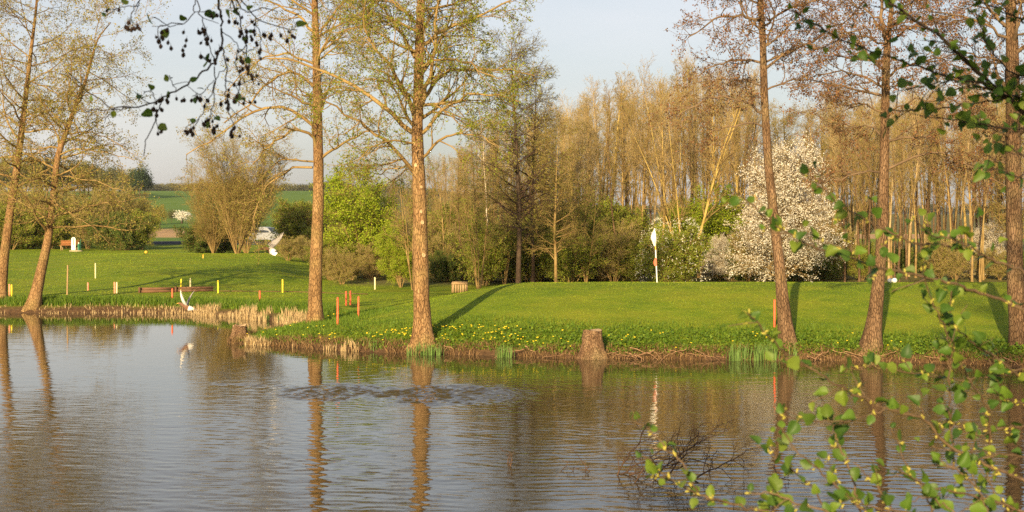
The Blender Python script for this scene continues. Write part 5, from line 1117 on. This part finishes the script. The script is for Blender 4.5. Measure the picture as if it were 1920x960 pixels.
g = Geo().add(*tubes(l1, r1, 6)).add(*tubes(l2, r2, 4)); g.add(*leaves(rg, l2, 60, .085, .13, .1, .9), 1); g.build('crown', [M['bark_dark'], M['leaf_dark']], near_l)
Yt = 4.0
tp = [
 ([(404, -30), (417, 46), (415, 83), (402, 121), (375, 140), (333, 171), (292, 190), (250, 200), (208, 204), (183, 183), (158, 167), (142, 150), (131, 137)], (4.0, 3.9), .0052),
 ([(250, 200), (208, 206), (178, 205), (160, 210)], (3.95, 3.95), .0022), ([(306, 183), (292, 225), (271, 271), (271, 292)], (3.95, 3.9), .0026),
 ([(421, -30), (450, 42), (462, 83), (467, 125), (475, 160)], (4.0, 4.1), .0034), ([(417, 88), (425, 125), (421, 175), (433, 217), (442, 235)], (4.0, 3.9), .0028),
 ([(369, -20), (362, 29), (342, 46), (308, 42), (283, 33)], (4.1, 4.0), .0024), ([(342, 46), (296, 50), (296, 71)], (4.05, 4.05), .0016), ([(369, 0), (375, 25), (383, 50), (400, 108)], (4.1, 4.0), .0024),
 ([(402, 125), (402, 187), (396, 225), (380, 240)], (4.0, 3.95), .0024), ([(271, -20), (258, 10), (246, 25), (246, 42)], (4.1, 4.1), .0022), ([(262, 10), (235, 12), (220, 15), (208, 18)], (4.1, 4.1), .0016),
 ([(437, -20), (479, 35), (520, 50), (555, 58)], (4.2, 4.1), .003), ([(430, -20), (460, 25), (490, 15), (520, 20)], (4.2, 4.1), .003), ([(462, 83), (440, 110), (450, 150), (447, 200)], (4.05, 4.0), .0022),
 ([(479, 35), (490, 75), (485, 110)], (4.1, 4.1), .002), ([(333, 171), (320, 150), (318, 140)], (3.95, 3.9), .0015), ([(417, 60), (440, 75), (455, 100), (480, 90)], (4.0, 4.1), .002), ([(421, 150), (450, 160), (470, 150)], (4, 4), .002),
 ([(292, 190), (285, 170), (268, 172)], (3.9, 3.9), .0015), ([(402, 150), (380, 175), (360, 180)], (4, 3.95), .0016), ([(425, 125), (405, 150), (385, 200), (365, 235)], (4, 3.95), .0018)]
nleaf = twiggy(near_l, tp, M['stem_dark'], .003, 65, .45, .06, .20, .028, 60, buds=False, leafprob=.55)
crg = random.Random(12)
clusters = [(246, 45, 9), (218, 14, 2), (292, 80, 3), (303, 70, 3), (315, 60, 3), (325, 78, 2), (342, 85, 3), (350, 65, 2), (378, 55, 7), (385, 75, 6), (376, 108, 2), (390, 110, 2), (404, 20, 4), (320, 182, 5), (305, 180, 3), (293, 205, 5), (296, 245, 3), (345, 190, 2), (365, 182, 4), (379, 188, 4), (395, 226, 4), (400, 240, 5), (358, 240, 6), (345, 240, 2), (385, 230, 3), (434, 180, 5), (425, 190, 5), (445, 240, 5), (433, 252, 2),
            (460, 130, 6), (475, 145, 4), (450, 160, 3), (455, 60, 6), (470, 50, 5), (478, 62, 5), (490, 85, 3), (510, 62, 4), (525, 66, 3), (545, 65, 3), (492, 100, 2), (440, 35, 4), (415, 110, 3), (405, 95, 3), (452, 100, 4), (465, 188, 3)]
for a, b, n in clusters:
    for _ in range(n):
        pos = at(a+crg.gauss(0, 7), b+crg.gauss(0, 6), 4.0+crg.uniform(-.08, .08))
        o = put(CM, 'cone', near_l, pos, (1, crg.gauss(0, .3), crg.gauss(0, .3)), (crg.gauss(0, .35), crg.gauss(0, .35), 1), crg.uniform(.0105, .0165))
for e, Y in (((404, -30), 4.0), ((369, -20), 4.1), ((271, -20), 4.1), ((437, -20), 4.2)):
    e3 = np.array(at(*e, Y)); b = np.array((-2.5, -1.0, 4.3)); Geo().add(*tubes(resample([b, (-1.6, 1.6, 5.0), (-1.0, 3.2, 4.6), e3], 18, .01), np.linspace(.03, .006, 18), 7)).build('branch', M['bark_dark'], near_l)

# ------------------------------------------------------------------ haze
m = bpy.data.materials.new('haze'); m.use_nodes = True; t = m.node_tree; t.nodes.clear()
ou = t.nodes.new('ShaderNodeOutputMaterial'); pv = t.nodes.new('ShaderNodeVolumePrincipled'); pv.inputs['Color'].default_value = (.93, .94, .97, 1); pv.inputs['Density'].default_value = .00009; pv.inputs['Anisotropy'].default_value = .2
t.links.new(pv.outputs[0], ou.inputs['Volume'])
x0_, x1_, y0_, y1_ = gx[0]-9, gx[-1]+9, gy[0]-9, gy[-1]+9
V, f = boxv(((x0_+x1_)/2, (y0_+y1_)/2, 28), (x1_-x0_, y1_-y0_, 62)); o = Geo().add(V, f).build('haze', m, smooth_=False); tag(o, 'thin evening haze over the fields', kind='stuff')

# copies that still share a label are told apart by their order from left to right
by = {}
NUM = ['', '', 'second', 'third', 'fourth', 'fifth', 'sixth', 'seventh', 'eighth', 'ninth', 'tenth', 'eleventh', 'twelfth']
for o in scene.objects:
    if o.parent is None and 'label' in o.keys() and o['label'] != '': by.setdefault(o['label'], []).append(o)
for l, os_ in by.items():
    n = len(os_)
    if 2 <= n <= 12 and len(l.split()) <= 14-(n > 3):
        os_.sort(key=lambda o: o.location.x/max(o.location.y, 1))
        for i, o in enumerate(os_):
            o['label'] = l+', '+(['left one', 'middle one', 'right one'][i if n == 3 else i*2] if n < 4 else 'leftmost' if i == 0 else 'rightmost' if i == n-1 else NUM[i+1]+' from left')
